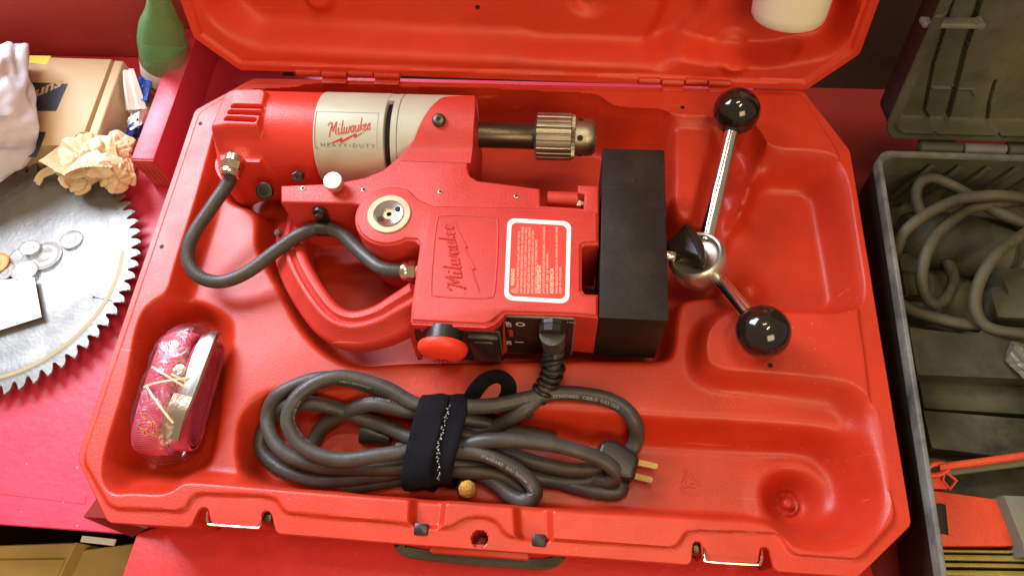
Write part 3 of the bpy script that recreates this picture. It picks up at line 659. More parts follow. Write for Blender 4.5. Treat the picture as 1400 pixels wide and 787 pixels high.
# -- slide frame and body
boss = P(532, 293, ZT)
def arcpx(cx, cy, r, a0, a1, n):
    c = P(cx, cy, ZT); rad = (P(cx+r, cy, ZT)-c).length
    return [(c.x+rad*math.cos(math.radians(a0+(a1-a0)*k/n)), c.y+rad*math.sin(math.radians(a0+(a1-a0)*k/n))) for k in range(n+1)]
edge_up = PL([(383, 252), (455, 249), (497, 241), (522, 231), (543, 214), (560, 194), (575, 172), (590, 151), (602, 139), (615, 134), (630, 132), (649, 131)], ZT)
right_up = PL([(650, 150), (648, 175), (641, 205), (639, 228), (642, 238), (652, 245), (700, 251), (738, 256), (739, 279), (798, 283), (799, 264), (790, 262), (790, 251), (819, 252), (819, 334)], ZT)
slot = PL([(800, 334), (796, 338), (796, 394), (800, 400), (818.5, 401)], ZT)
low = PL([(818.5, 434), (789, 431), (689, 428), (675, 442), (662, 446), (560, 440)], ZT)
left = PL([(562, 415), (568, 372), (573, 334), (566, 329), (555, 328)], ZT)+arcpx(532, 293, 48, -62, -198, 14)+PL([(480, 277), (383, 275)], ZT)
body_poly = ccw(edge_up+right_up+slot+low+left)
body = MB().add(*prism(body_poly, -.028, ZT-.0015, .0022, 4)).build('body_casting', 'cast', drill, sharp=40)
# raised skin plate with boss (front cover)
cover_poly = PL([(740, 284), (800, 288), (816, 290), (816, 330)], ZT)+PL([(797, 331), (793, 336), (793, 397), (798, 403), (816, 404)], ZT)+PL([(816, 431), (789, 428), (688, 425), (673, 438), (661, 442), (563, 437)], ZT)+PL([(566, 405), (571, 372), (576, 334), (570, 326), (555, 325)], ZT)+arcpx(532, 293, 45, -62, -290, 20)+PL([(556, 257), (572, 272), (592, 281)], ZT)
MB().add(*prism(ccw(cover_poly), ZT-.006, ZT, .0016, 3)).build('front_cover', 'cast', drill, sharp=40)
# motor saddle: rounded lug over the gear case
sad = PL([(606, 134), (649, 130), (650, 156), (641, 226), (560, 228), (540, 220), (562, 193), (578, 168), (592, 149)], ZT+.006)
def sad_z(X, Y):
    cyl = ZM+np.sqrt(np.maximum((RM+.0045)**2-(Y-YM)**2, 1e-6)); base = ZT-.0011+X*0
    return smax(np.minimum(cyl, .0615), base-.03*(np.abs(Y-YM) > .05), .006)
sp = chaikin(ccw(sad), 1, .003)
v, f = hfield(sp, sad_z, .0010)
MB().add(v, f).add(*skirt(sp, sad_z, [(0, 0, 0), (.0005, -.0008, 0), (.0006, -.004, 0), (.0006, .02, 1)], .002)).build('motor_saddle', 'cast', drill, sharp=50)
def screw(px, py, z, r=.0020, m='darksteel', par=drill, axis=(0, 0, 1), name='screw'):
    c = P(px, py, z); ax = Vector(axis)
    o = MB().add(*lathe([(-.002, r*1.25), (.0001, r*1.25), (.0002, r*.95), (-.0008, r*.9)], c, ax, 18)).build(name, 'chrome' if m == 'chrome' else 'steel', par)
    MB().add(*lathe([(-.0005, r*.62), (.0003, r*.60)], c, ax, 6)).build('socket', 'blackmatt', o)
for q in ((414, 257), (497, 259), (602, 262), (706, 268)): screw(*q, ZT-.0010, .0016)
c = P(600, 164, .0615)
hd = MB().add(*lathe([(-.002, .0062), (.0006, .0062), (.0024, .0046), (.0030, .002), (.0030, .0015)], c+Vector((0, 0, -.0002)), (0, -.25, 1), 28)).build('cap_screw', 'darksteel', drill)
MB().add(*lathe([(-.001, .0022), (.0034, .0022)], c+Vector((0, 0, -.0002)), (0, -.25, 1), 6)).build('socket', 'blackmatt', hd)
# spring pin recess near the magnet
c0 = P(742, 268, .040); c1 = P(796, 272, .040)
MB().add(*lathe([(0, .0058), (.0006, .0066), ((c1-c0).length-.008, .0066), ((c1-c0).length-.007, .005)], (c0.x+.004, c0.y, .036), (1, 0, 0), 24)).build('pivot_sleeve', 'cast', drill)
MB().add(*lathe([(0, .0030), (.005, .0030), (.0055, .0044), (.009, .0044), (.0095, .003), (.012, .003)], (c1.x-.010, c1.y-.002, .036), (1, 0, 0), 6)).build('pivot_bolt', 'steel', drill)
# -- pinion disc
b0 = (boss.x, boss.y)
MB().add(*lathe([(-.001, .0190), (.0008, .0190), (.0014, .0184), (.0014, .0136), (.0004, .0132)], (*b0, ZT), (0, 0, 1), 56)).build('bronze_ring', 'tan', drill)
pin = MB().add(*lathe([(-.001, .0128), (.0012, .0128), (.0022, .0120), (.0014, .0055), (-.001, .0048), (-.003, .0040)], (*b0, ZT), (0, 0, 1), 48)).build('pinion_disc', 'chrome', drill)
for q in ((544, 286), (520, 299)):
    c = P(*q, ZT+.0022); MB().add(*lathe([(-.0015, .0026), (.0002, .0026)], c, (0, 0, 1), 18)).build('spanner_hole', 'blackmatt', pin)
MB().add(*lathe([(-.004, .0032), (-.0002, .0032), (.0004, .0024)], (*b0, ZT), (0, 0, 1), 6)).build('centre_screw', 'brass', pin)
# lower housing of the pinion under the boss
MB().add(*lathe([(-.045, .0255), (-.040, .0275), (.040, .0275)], (boss.x+.000, boss.y, .0), (0, 0, 1), 56)).build('pinion_housing', 'cast', drill)
# -- name plate frame, embossed word and bolt
def V3(px, py, z=ZT): return P(px, py, z)
frm = [(603, 293), (676, 296), (682, 302), (677, 402), (670, 408), (592, 405), (588, 399), (596, 299)]
MB().add(*tube(catmull([V3(a, b, ZT+.0001) for a, b in chaikin(frm, 2)], 2, True), .0009, 8, closed=True, sy=.55)).build('embossed_frame', 'cast', drill)
O = V3(634, 393, ZT); UU = (V3(618, 303, ZT)-O); ul = UU.length/8.0; UU = UU.normalized(); VV = Vector((-UU.y, UU.x, 0)); vh = (V3(606, 385, ZT)-V3(632, 382, ZT)).length/2.35
mb = MB()
for s in WORD: mb.add(*tube([O+UU*(x*ul)+VV*(y*vh)+Vector((0, 0, .0002)) for x, y in catmull(s, 4)], .00095, 8, sy=1.0))
MB_word = mb
bp = [(O+UU*(x*ul)+VV*((y-.45)*vh)) for x, y in BOLT]
mb.add(*prism([(q.x, q.y) for q in bp], ZT-.001, ZT+.0009, .0003, 1))
mb.build('embossed_logo', 'cast', drill)
# -- warning label
def quad_round(pts, r, z): return chaikin(PL(pts, z), 3, r)
lab = [(697, 299), (775, 304), (781, 308), (778, 409), (773, 414), (695, 409), (690, 404), (692, 303)]
lp = MB().add(*prism(quad_round([(694, 298), (781, 303), (778, 415), (689, 410)], .0040, ZT), ZT-.0002, ZT+.0002)).build('warning_label', 'white', drill)
MB().add(*prism(quad_round([(699.5, 304), (775, 308.5), (772.5, 409), (695, 404.5)], .0028, ZT), ZT-.0001, ZT+.0003)).build('label_field', 'labelred', lp)
LZ = ZT+.00042
LU = (V3(700, 309, LZ)-V3(697, 403, LZ)).normalized(); LV = -(V3(773, 408, LZ)-V3(697, 403, LZ)).normalized()
LV = (LV-LU*LV.dot(LU)).normalized()
Lh = (V3(700, 309, LZ)-V3(697, 403, LZ)).length; Lw = (V3(773, 408, LZ)-V3(697, 403, LZ)).length
mb = MB()
def lab_line(s, col, h, l0, l1, bold=0): map_text(mb, s, V3(697, 403, LZ)-LV*(Lw*col)+LU*(Lh*l0), LU, LV, h, bold, length=Lh*(l1-l0))
TX = ['TO REDUCE THE RISK OF INJURY, USER MUST READ', 'AND UNDERSTAND OPERATORS MANUAL. ALWAYS WEAR', 'EYE PROTECTION. USE SAFETY CHAIN AT ALL TIMES.', 'MAGNET HOLDS ONLY ON CLEAN FLAT STEEL SURFACES', 'DISCONNECT BEFORE CHANGING BITS OR CUTTERS', 'KEEP HANDS CLEAR OF MOVING PARTS.']
lab_line('WARNING!', .075, .0042, .13, .37, .02)
for i, (s, e) in enumerate(zip(TX, (.92, .99, .985, .985, .93, .80))): lab_line(s, .155+i*.066, .0026, .02, e)
lab_line('AVERTISSEMENT', .555, .0042, .02, .43, .02)
lab_line('AFIN DE REDUIRE LE RISQUE DE BLESSURES, L UTILISATEUR', .625, .0026, .02, .99); lab_line('DOIT LIRE LE MANUEL', .69, .0026, .02, .60)
lab_line('ADVERTENCIA', .785, .0042, .02, .38, .02)
lab_line('PARA REDUCIR EL RIESGO DE LESIONES, EL USUARIO DEBE', .86, .0026, .02, .99); lab_line('LEER EL MANUAL', .925, .0026, .02, .40)
tc = V3(697, 403, LZ)-LV*(Lw*.055)+LU*(Lh*.06)
for a, b in (((-.9, -.8), (.9, -.8)), ((.9, -.8), (0, .9)), ((0, .9), (-.9, -.8)), ((0, .3), (0, -.35))):
    mb.add(*tube([tc+LU*a[0]*.0024+LV*a[1]*.0022, tc+LU*b[0]*.0024+LV*b[1]*.0022], .00022, 5))
mb.build('label_text', 'labeltext', lp)
# -- magnet block
bx0, bx1, by0, by1 = P(818.5, 434, ZT).x, P(914, 436, ZT).x, P(914, 436, ZT).y, P(860, 204, ZT).y
by0 = P(817, 433.5, ZT).y-.0006
MB().add(*boxv(bx0+.0003, bx1, by0, by1, -.033, ZT+.0006, .0008)).build('magnet_block', 'block', drill)
MB().add(*lathe([(-.001, .0014), (.0003, .0014)], (P(865, 247, ZT).x, P(865, 247, ZT).y, ZT+.0006), (0, 0, 1), 12)).build('set_screw', 'darksteel', drill)
# -- control panel on the front wall
yA = P(610, 442, ZT).y; yB = P(740, 430, ZT).y
def face(px, py, y): q = PY(px, py, y); return (q.x, q.z)
def plate(pts, y, th, m, name, par=drill, b=.0005, r=None):
    q = [face(a, bb_, y) for a, bb_ in pts]
    if r: q = chaikin(q, 2, r)
    v, f = prism(q, 0, th, b, 1)      # local: x, z, depth
    return MB().add([(a, y-d, c) for a, c, d in v], f).build(name, m, par)
plate([(565, 446), (673, 450), (684, 436), (688, 436), (688, 493), (578, 487), (572, 480)], yA, .0010, 'black', 'switch_panel', r=.002)
q = plate([(690, 430.5), (787, 434), (782, 484), (686, 480)], yB, .0014, 'greymetal', 'plate_rim', r=.0015)
plate([(691.5, 432.5), (785, 436), (780.5, 484), (687.5, 480)], yB-.0008, .0010, 'black', 'rating_plate', q, r=.0015)
# red left cheek of the panel opening
plate([(558, 441), (566, 446), (573, 481), (578, 489), (571, 490), (561, 460)], yA, .0016, 'cast', 'panel_cheek')
plate([(563, 441.5), (664, 446), (676, 441), (690, 428.6), (686, 442), (674, 451), (566, 447)], yA, .0016, 'cast', 'panel_lip')
mb = MB(); 
def face_text(s, px, py, y, h, rot, length=None, bold=0):
    q = PY(px, py, y); a = math.radians(rot); map_text(mb, s, q, (math.cos(a), 0, math.sin(a)), (-math.sin(a), 0, math.cos(a)), h, bold, length=length)
yt = yB-.0021
for args in (('OFF', 699.5, 447, yt, .0062, 90, .0110, .02), ('O', 718, 446.5, yt, .0110, 90, None, .01), ('ON', 699.5, 471, yt, .0062, 90, .0085, .02), ('I', 715.5, 468.5, yt, .0105, 90, None, .02), ('STOP', 580, 453, yA-.0013, .0034, 90, .009, 0), ('120V', 774, 441, yt, .0030, 0, .008, 0)):
    mb = MB(); face_text(*args); mb.build('panel_lettering', 'white', drill)

mb = MB()
for a, b, c, d in ((695, 450, 702, 460),):
    p0 = PY(a, b, yt); p1 = PY(c, d, yt); mb.add([(p0.x, yt, p0.z), (p1.x, yt, p0.z), (p1.x, yt, p1.z), (p0.x, yt, p1.z)], [(0, 1, 2, 3)])
mb.build('red_marking', 'redprint', drill)
# e-stop
e = PY(604, 480, yA-.018); ec = Vector((e.x+.0005, yA, e.z))
MB().add(*lathe([(0, .0150), (.0105, .0150), (.0120, .0135), (.0145, .0130)], ec, (0, -1, 0), 40)).build('stop_collar', 'black', drill)
es = MB().add(*lathe([(.012, .0150), (.0128, .0195), (.0140, .0203), (.0165, .0203), (.0195, .0188), (.0220, .0150), (.0236, .0090), (.0242, .001)], ec, (0, -1, 0), 48)).build('stop_button', 'estop', drill)
mb = MB(); 
v, f = text_mesh('STOP', 1, .03); wm = max(a[0] for a in v)
mb.add([(ec.x-.0095+a[0]/wm*.019, ec.y-.0245+.0022*((a[0]/wm-.5)*1.9)**2+.0012*max(0, .45-a[1]), ec.z-.0125+a[1]*.0150) for a in v], f)
mb.build('button_lettering', 'darkletter', es)  # recessed letters set in a darker red
# rocker switch
p0 = PY(640, 460, yA-.006); p1 = PY(686, 491, yA-.006)
sw = MB().add(*boxv(p0.x, p1.x, yA-.0075, yA-.0005, p1.z-.002, p0.z, .0008)).build('rocker_switch', 'black', drill)
MB().add(*boxv(p0.x+.004, p1.x-.0035, yA-.0100, yA-.007, p1.z+.003, p0.z-.0035, .0016)).build('rocker', 'black', sw)
MB().add(*boxv(p0.x-.0012, p1.x+.0008, yA-.0012, yA-.0006, p1.z-.003, p0.z+.0022, .0003)).build('switch_frame', 'greymetal', sw)
# side sockets and small parts
kb = P(455, 247, .060)
kn = MB().add(*lathe([(-.0125, .0045), (-.0075, .0050), (-.0070, .0082), (0, .0084), (.0008, .0078), (.0009, .0070), (.0006, .001)], kb, (0, -.12, 1), 40)).build('clamp_knob', 'steel', drill)
screwp = P(407, 241, .036)
nb = MB().add(*lathe([(-.006, .0052), (.0016, .0052), (.0022, .0046)], screwp, (0, -.8, .6), 6)).build('hex_bolt', 'darksteel', drill)
MB().add(*lathe([(.0018, .0030), (.0028, .0030), (.0022, .0012)], screwp, (0, -.8, .6), 18)).build('bolt_centre', 'blued', nb)
bc = P(361, 261, .016)
bh = MB().add(*lathe([(-.004, .0080), (.0006, .0080), (.0012, .0070)], bc, (.0, -.55, .85), 30)).build('brush_cap', 'black', drill)
MB().add(*lathe([(-.002, .0064), (.0014, .0060), (.0006, .002)], bc, (.0, -.55, .85), 24)).build('cap_face', 'darksteel', bh)
sc2 = P(433, 136, .040); MB().add(*lathe([(-.006, .0045), (.002, .0045), (.003, .003)], sc2, (0, .4, .9), 6)).build('cap_screw', 'darksteel', drill)
sc3 = P(379, 318, -.012); MB().add(*lathe([(-.006, .0034), (.001, .0034), (.0016, .0026)], sc3, (-.3, -.4, .8), 6)).build('hex_bolt', 'greymetal', drill)
# rail front wall (below the slide frame)
pass
# -- D handle
hp = [P(408, 312, -.030), P(404, 328, -.022), P(402, 348, -.010), P(412, 378, -.002), P(435, 416, .002), P(458, 441, .002), P(486, 450, .002), P(520, 443, .006), P(548, 429, .012), P(578, 414, .020)]
sec = [(.0150, -.014), (.0165, -.002), (.0160, .0015), (.0140, .0040), (.0062, .0085), (.0048, .0118), (.0030, .0130), (.0010, .0126), (0, .0106), (-.0020, .0100), (-.0036, .0112), (-.0048, .0132), (-.0085, .0134), (-.0115, .0112), (-.0128, .0050), (-.0130, -.014)]
hc = catmull(hp, 8); n = len(hc)
MB().add(*sweep(hc, sec, scale=[1.04+.28*(2*abs(i/n-.5))**3 for i in range(n)])).build('d_handle', 'cast', drill, sharp=50)
# -- spindle and chuck
SC = P(760, 187, .020); yc, zc = SC.y, SC.z
xs0 = xat(645, 182, .02); xs1 = xat(730, 182, .03)
MB().add(*lathe([(0, .0125), (xs1-xs0-.001, .0125), (xs1-xs0, .0118), (xs1-xs0+.004, .0100)], (xs0, yc, zc), (1, 0, 0), 48)).build('spindle', 'darksteel', drill)
xk0 = xat(729, 187, .035); xk1 = xat(786, 187, .035); xk2 = xat(816, 187, .035)
LK = xk1-xk0
def flute(s, r, a):
    if .003 < s < LK-.0035 and r > .021: return r-.0011*(max(0, math.cos(a*22))**5)
    return r
ss = [(0, .0135), (.0008, .0150), (.002, .0205), (.0028, .0222), (.0031, .0222), (LK*.3, .0224), (LK*.6, .0224), (LK-.0040, .0222), (LK-.0036, .0222), (LK-.0034, .0206)]
ch = MB().add(*lathe(ss, (xk0, yc, zc), (1, 0, 0), 180, flute)).build('chuck_sleeve', 'brushed', drill, sharp=25)
def gear(s, r, a): return r-.0018*(.5+.5*math.cos(a*34))*(1 if r > .0185 else 0)
MB().add(*lathe([(0, .0200), (.0004, .0212), (.0035, .0204), (.0040, .0172)], (xk0+LK-.0034, yc, zc), (1, 0, 0), 204, gear)).build('gear_teeth', 'brushed', ch, sharp=25)
LN2 = xk2-xk1
MB().add(*lathe([(-.002, .0175), (LN2*.50, .0173), (LN2*.80, .0168), (LN2*.97, .0140), (LN2, .0125), (LN2+.0002, .006), (LN2-.004, .0055)], (xk1, yc, zc), (1, 0, 0), 64)).build('chuck_nose', 'brushed', ch)
for a in (20, 92, 164, 236):
    c = Vector((xk1+LN2*.24, yc+.0174*math.cos(math.radians(a+38)), zc+.0174*math.sin(math.radians(a+38)))); ax = Vector((0, math.cos(math.radians(a+38)), math.sin(math.radians(a+38))))
    MB().add(*lathe([(-.001, .0027), (.0002, .0028), (.0003, .0020)], c, ax, 18)).build('key_hole', 'blackmatt', ch)
# -- motor cable with glands and clip
def gland(c, ax, k=1.0):
    g = MB().add(*lathe([(0, .0092*k), (.0010, .0100*k), (.0070, .0100*k), (.0080, .0092*k)], c, ax, 6)).build('cable_gland', 'nickel', drill, sharp=20)
    MB().add(*lathe([(-.006, .0078*k), (.0004, .0078*k)], c, ax, 32)).build('gland_thread', 'nickel', g)
    MB().add(*lathe([(.0076, .0084*k), (.0090, .0090*k), (.0120, .0088*k), (.0140, .0072*k), (.0142, .006*k)], c, ax, 32)).build('gland_nut', 'nickel', g)
g1 = P(319, 222, .036); gland(g1, (-.06, -.88, -.18), 1.08)
g2 = P(567, 371, .027); gland(g2+Vector((.002, 0, 0)), (-1, -.0, 0), .92)
yw = P(430, 277, ZT).y
cpts = [g1+Vector((-.0005, -.010, -.003)), P(312, 250, .026), P(289, 284, .020), P(264, 322, .014), P(257, 352, .008), P(271, 377, .003), P(302, 385, .000), P(338, 372, .002), P(376, 344, .008), P(406, 323, .014), PY(430, 313, yw-.0085), PY(447, 312, yw-.0085), PY(468, 321, yw-.014), P(489, 341, .020), P(508, 358, .023), P(526, 368, .026), g2+Vector((-.008, 0, 0))]
MB().add(*tube(catmull(cpts, 8), .0062, 18)).build('motor_cable', 'rubber', drill)
cc = PY(443, 312, yw-.0082)
clip = MB().add(*sweep([cc+Vector((-.006, -.0004, 0)), cc+Vector((.006, -.0004, 0))], circ(.0070, 22))).build('cable_clip', 'darksteel', drill)
MB().add(*boxv(cc.x-.006, cc.x+.006, yw-.0035, yw-.0005, cc.z+.002, cc.z+.018, .0008)).add(*lathe([(0, .0066), (.0032, .0066), (.0040, .0058)], (cc.x, yw-.0002, cc.z+.017), (0, -1, 0), 28)).build('clip_tab', 'black', clip)
MB().add(*lathe([(0, .0042), (.0030, .0040), (.0036, .003)], (cc.x, yw-.0042, cc.z+.0165), (0, -1, 0), 6)).build('clip_screw', 'darksteel', clip)

# ================================================================== FEED HANDLE (stored beside the magnet)
feed = thing('feed_handle', 'steel feed handle hub with two visible arms ending in glossy black ball knobs', 'handle', tuple(P(962, 355, -.03)))
hx = P(951, 346, .004); hax = Vector((-.34, .10, .93)).normalized()
MB().add(*lathe([(-.030, .0170), (-.027, .0230), (-.014, .0255), (-.006, .0255), (-.0015, .0240), (0, .0222), (-.0006, .0205), (-.0060, .0190), (-.0070, .0170)], hx, hax, 64, cap=True)).build('hub', 'steel', feed)
bA = P(1007, 152, .030); bB = P(1043, 453, .030)
def arm(c, start, r, name_r='arm'):
    d = (c-start).normalized()
    MB().add(*lathe([(-.006, r), (0, r), ((c-start).length-.020, r*.98)], start, d, 28)).build('arm', 'chrome', feed)
    kb = MB().add(*lathe([(.0219*(-math.cos(math.pi*k/36)), max(.0001, .0217*math.sin(math.pi*k/36))) for k in range(37)], c, d, 56)).build('ball_knob', 'phenolic', feed)
    MB().add(*lathe([(-.0228, .0066), (-.0222, .0075), (-.0195, .0078)], c, d, 32)).build('knob_ferrule', 'blackmatt', kb)
arm(bA, P(967, 321, -.002), .0068); arm(bB, P(974, 371, -.006), .0066)
# three-lobed lock knob in the hub
kc = hx+hax*.0035; u = Vector((0, 0, 1)).cross(hax).normalized(); w = hax.cross(u)
v, f = prism(chaikin(PL([(933, 302), (941, 303), (951, 316), (960, 333), (963, 350), (958, 358), (950, 356), (934, 347), (914, 339), (908, 330), (911, 321), (922, 316)], .012), 1, .003), -.004, .013, .0045, 4)
piv = Vector((P(938, 332, .012).x, P(938, 332, .012).y, .013)); Rk = Vector((0, 0, 1)).rotation_difference(hax).to_matrix()
MB().add([tuple(piv+Rk@(Vector(a)-piv)) for a in v], f).build('lock_knob', 'black', feed, sharp=50)
MB().add(*lathe([(-.020, .009), (0, .009)], piv-hax*.006, hax, 24)).build('knob_stem', 'steel', feed)
MB().add(*lathe([(0, .0042), (.001, .0048), (.010, .0048), (.011, .0042)], P(923, 350, .004), (-1, 0, 0), 24)).build('lock_pin', 'chrome', feed)
# ================================================================== POWER CORD (part of the drill)
cord = MB(); TXT = MB()
R0 = .0064
def strand(pts, r=R0, name='power_cord', m='rubber', par=drill, text=None):
    raw = np.array(catmull(pts, 10)); zz = raw[:, 2].copy()
    for it in range(3):
        w = [P(a, b, z) for a, b, z in zip(raw[:, 0], raw[:, 1], zz)]; X = np.array([q.x for q in w]); Y = np.array([q.y for q in w])
        h = np.max([tray_z(X+dx, Y+dy) for dx, dy in ((0, 0), (.004, 0), (-.004, 0), (0, .004), (0, -.004))], axis=0)+r*.92
        h = np.where(np.array(raw[:, 1]) < 500, -1, h); zz = np.maximum(zz, h)
    for it in range(36): zz[1:-1] = (zz[:-2]+zz[1:-1]*2+zz[2:])/4
    path = [P(a, b, z) for a, b, z in zip(raw[:, 0], raw[:, 1], zz)]; o = MB().add(*tube(path, r, 16)).build(name, m, par)
    if text:
        for s, s0, ang, h, flip in text:
            h *= .86
            t = MB(); text_on_tube(t, s, path, s0, r, ang, h, flip); t.build('cable_print', 'print', o)
    return o
pc = strand([(757, 470, .012), (757, 492, .006), (752, 515, -.006), (742, 535, -.014), (728, 551, -.022), (708, 565, -.026), (684, 580, -.032), (655, 588, -.036), (620, 592, -.038), (585, 596, -.040), (545, 612, -.046)], text=[('300V  STANDARD', .115, .5, .0042, False)])
# loops, outermost first
loopA = [(640, 556, -.012), (680, 553, -.012), (722, 544, -.014), (762, 537, -.016), (800, 539, -.018), (835, 547, -.022), (859, 563, -.028), (871, 586, -.034), (868, 607, -.040), (856, 622, -.046), (836, 640, -.050), (812, 656, -.052), (780, 660, -.052), (740, 655, -.050)]
strand(loopA, text=[('STANDARD  CABLE  (UL) 12/3', .072, .75, .0048, False)])
strand([(740, 655, -.050), (700, 646, -.046), (660, 640, -.042), (625, 634, -.038), (590, 634, -.036), (560, 639, -.036), (490, 640, -.038), (442, 637, -.036), (402, 626, -.032), (376, 605, -.030), (366, 573, -.030), (377, 543, -.030), (409, 525, -.028), (440, 517, -.030), (479, 519, -.028), (527, 534, -.032), (561, 551, -.036)])
strand([(590, 560, -.018), (561, 549, -.014), (527, 530, -.010), (479, 516, -.005), (447, 518, -.003), (420, 531, -.003), (400, 552, -.006), (394, 577, -.010), (408, 604, -.016), (436, 622, -.018), (473, 628, -.020), (527, 621, -.020), (560, 617, -.022), (600, 613, -.024), (640, 607, -.020), (667, 602, -.015), (707, 602, -.014), (760, 608, -.018), (800, 619, -.024), (829, 632, -.030), (842, 647, -.038), (832, 657, -.046), (812, 655, -.050)], text=[('(UL) SJOOW 12/3 E51583  VW-1', .124, -1.2, .0040, False), ('STANDARD CABLE', .055, -1.0, .0036, False)])
strand([(660, 600, -.030), (627, 606, -.032), (590, 606, -.034), (559, 597, -.036), (527, 583, -.038), (500, 573, -.038), (460, 558, -.038), (420, 551, -.040), (390, 555, -.042), (376, 567, -.044), (360, 590, -.048), (358, 615, -.050), (382, 639, -.050), (420, 653, -.048), (460, 656, -.046), (527, 648, -.044), (561, 642, -.042), (600, 640, -.040), (627, 643, -.038), (667, 646, -.040), (690, 652, -.044), (716, 672, -.050)])
strand([(590, 566, -.028), (561, 562, -.030), (527, 554, -.032), (500, 553, -.034), (462, 568, -.040), (440, 584, -.046), (428, 605, -.052)], text=[('(UL) E51583 300V', .028, .6, .0042, False)])
strand([(470, 664, -.052), (510, 660, -.052), (567, 650, -.050), (620, 640, -.044)])
strand([(560, 625, -.028), (600, 616, -.022), (640, 617, -.020), (667, 622, -.021), (700, 638, -.024), (722, 655, -.028), (732, 673, -.032), (720, 684, -.038), (700, 678, -.042), (678, 661, -.044), (650, 646, -.044), (610, 640, -.044)], text=[('STANDARD  (UL) SJOOW 12/3 VW-1 60C', .063, .55, .0042, False)])
strand([(600, 590, -.030), (640, 596, -.030), (680, 612, -.036), (720, 628, -.042), (773, 641, -.044), (810, 640, -.046), (838, 627, -.048)])
strand([(600, 628, -.040), (660, 640, -.046), (700, 640, -.050), (740, 650, -.052), (790, 666, -.053), (838, 674, -.053), (850, 664, -.052), (838, 652, -.052)])
strand([(600, 560, -.030), (645, 574, -.030), (690, 586, -.036), (720, 592, -.044), (760, 600, -.050)], r=.0060)
# flat velcro-strap tail loop behind
lp_ = catmull([P(632, 566, -.022), P(645, 541, -.018), P(661, 521, -.016), P(680, 514, -.016), P(694, 523, -.018), P(694, 540, -.022), P(680, 560, -.030), P(668, 582, -.036)], 8)
# strain relief: hexagon collar, sleeve and coil
c0 = PY(755, 452, yB-.008)
sr = MB().add(*lathe([(0, .0120), (.003, .0120), (.0034, .0112), (.009, .0108), (.0095, .0100)], (c0.x, yB-.001, c0.z), (0, -1, -.1), 10)).build('strain_relief', 'black', drill)
srp = [Vector((c0.x, yB-.010, c0.z-.001)), P(757, 474, .010), P(756, 490, .004)]
MB().add(*tube(catmull(srp, 6), .0105, 24, scale=[1-.016*k for k in range(13)])).build('relief_sleeve', 'rubber', sr)
cp = catmull([P(756, 488, .005), P(757, 500, .002), P(753, 515, -.006), P(745, 530, -.012), P(733, 544, -.019)], 24)
pts, T, N = frames(cp); hel = []
for i, (c, t, nn) in enumerate(zip(pts, T, N)):
    b = t.cross(nn); a = 2*math.pi*6.2*i/len(pts); rr = .0088-.0014*i/len(pts); hel.append(c+(nn*math.cos(a)+b*math.sin(a))*rr)
MB().add(*tube(hel, .0023, 8)).build('relief_coil', 'black', sr)
# plug with prongs
q = [P(843, 598, -.030), P(876, 622, -.030), P(868, 655, -.030), P(832, 650, -.030), P(815, 622, -.030), P(822, 600, -.030)]
plug = MB().add(*prism(chaikin([tuple(a[:2]) for a in q], 1, .003), -.057, -.032, .004, 3)).build('plug', 'black', drill)
for a, b in (((866, 630), (899, 637)), ((860, 648), (892, 656))):
    p0, p1 = P(*a, -.044), P(*b, -.044); d = (p1-p0).normalized()
    MB().add(*sweep([p0, p1-d*.002, p1], [(-.0008, -.0024), (.0008, -.0024), (.0008, .0024), (-.0008, .0024)], scale=[1, 1, .6], up=(0, 1, .35))).build('prong', 'prong', plug)
MB().add(*lathe([(0, .0105), (.004, .011), (.016, .0075), (.026, .0068)], P(497, 590, -.048), (1, -.18, .0), 20)).build('plug_sleeve', 'black', drill)
MB().add(*sweep([P(709, 560, -.018), P(722, 562, -.020), P(728, 570, -.024)], [(-.009, -.001), (.009, -.001), (.009, .001), (-.009, .001)], scale=[1, .8, .2])).build('cord_flag', 'black', drill)

# ------------------------------------------------------------------ hook and loop strap
vel = thing('cable_strap', 'dark navy hook and loop strap wrapped round the coiled black power cord', 'strap', tuple(P(600, 600, -.03)))
def band(cpx, z0, ry, rz, wid, skew, name, th=.0014):
    c = P(*cpx, z0); v = []; f = []; n = 56; m = 7
    for i in range(n):
        a = 2*math.pi*i/n; ca, sa = math.cos(a), math.sin(a); k = (abs(ca)**3.2+abs(sa)**3.2)**(-1/3.2)
        for j in range(m):
            u = (j/(m-1)-.5)*wid; wob = 1+.02*math.sin(3*a+u*200)+.010*math.sin(u*400+a)
            y = ry*ca*k*wob; z = rz*sa*k*wob; v.append((c.x+u+skew*y, c.y+y+.06*u, c.z+z))
    for i in range(n):
        for j in range(m-1): i2 = (i+1) % n; f.append((i*m+j, i*m+j+1, i2*m+j+1, i2*m+j))
    o = MB().add(v, f).build(name, 'velcro', vel); md = o.modifiers.new('solid', 'SOLIDIFY'); md.thickness = th; md.offset = 1
    return o
band((587, 604), -.033, .0385, .026, .0245, .12, 'outer_wrap')
band((612, 602), -.034, .0375, .0235, .0300, .16, 'inner_wrap')
MB().add(*sweep(lp_, [(-.0068, -.0006), (.0068, -.0006), (.0068, .0006), (-.0068, .0006)], up=(0, -.5, .35))).build('strap_tail', 'velcro', vel)
mb = MB()     # frayed stitching threads on the strap edge
for k in range(46):
    t = k/45; a = P(617-18*min(1, t*1.6)+3*math.sin(k*1.7)*.4, 541+112*t, -.0065-.0+.0002); a.z = -.0335+.0262*(1-abs(2*t-1)**3.2)**(1/3.2)+.0016 if 0 < t < 1 else -.030
    d = Vector((random.uniform(-1, 1), random.uniform(-1, 1), random.uniform(0, .6)))*.0018
    mb.add(*tube([a, a+d*.6, a+d+Vector((0, 0, -.0004))], .00018, 4))
fz = mb.build('frayed_edge', 'paper', vel); fz['kind'] = 'stuff'
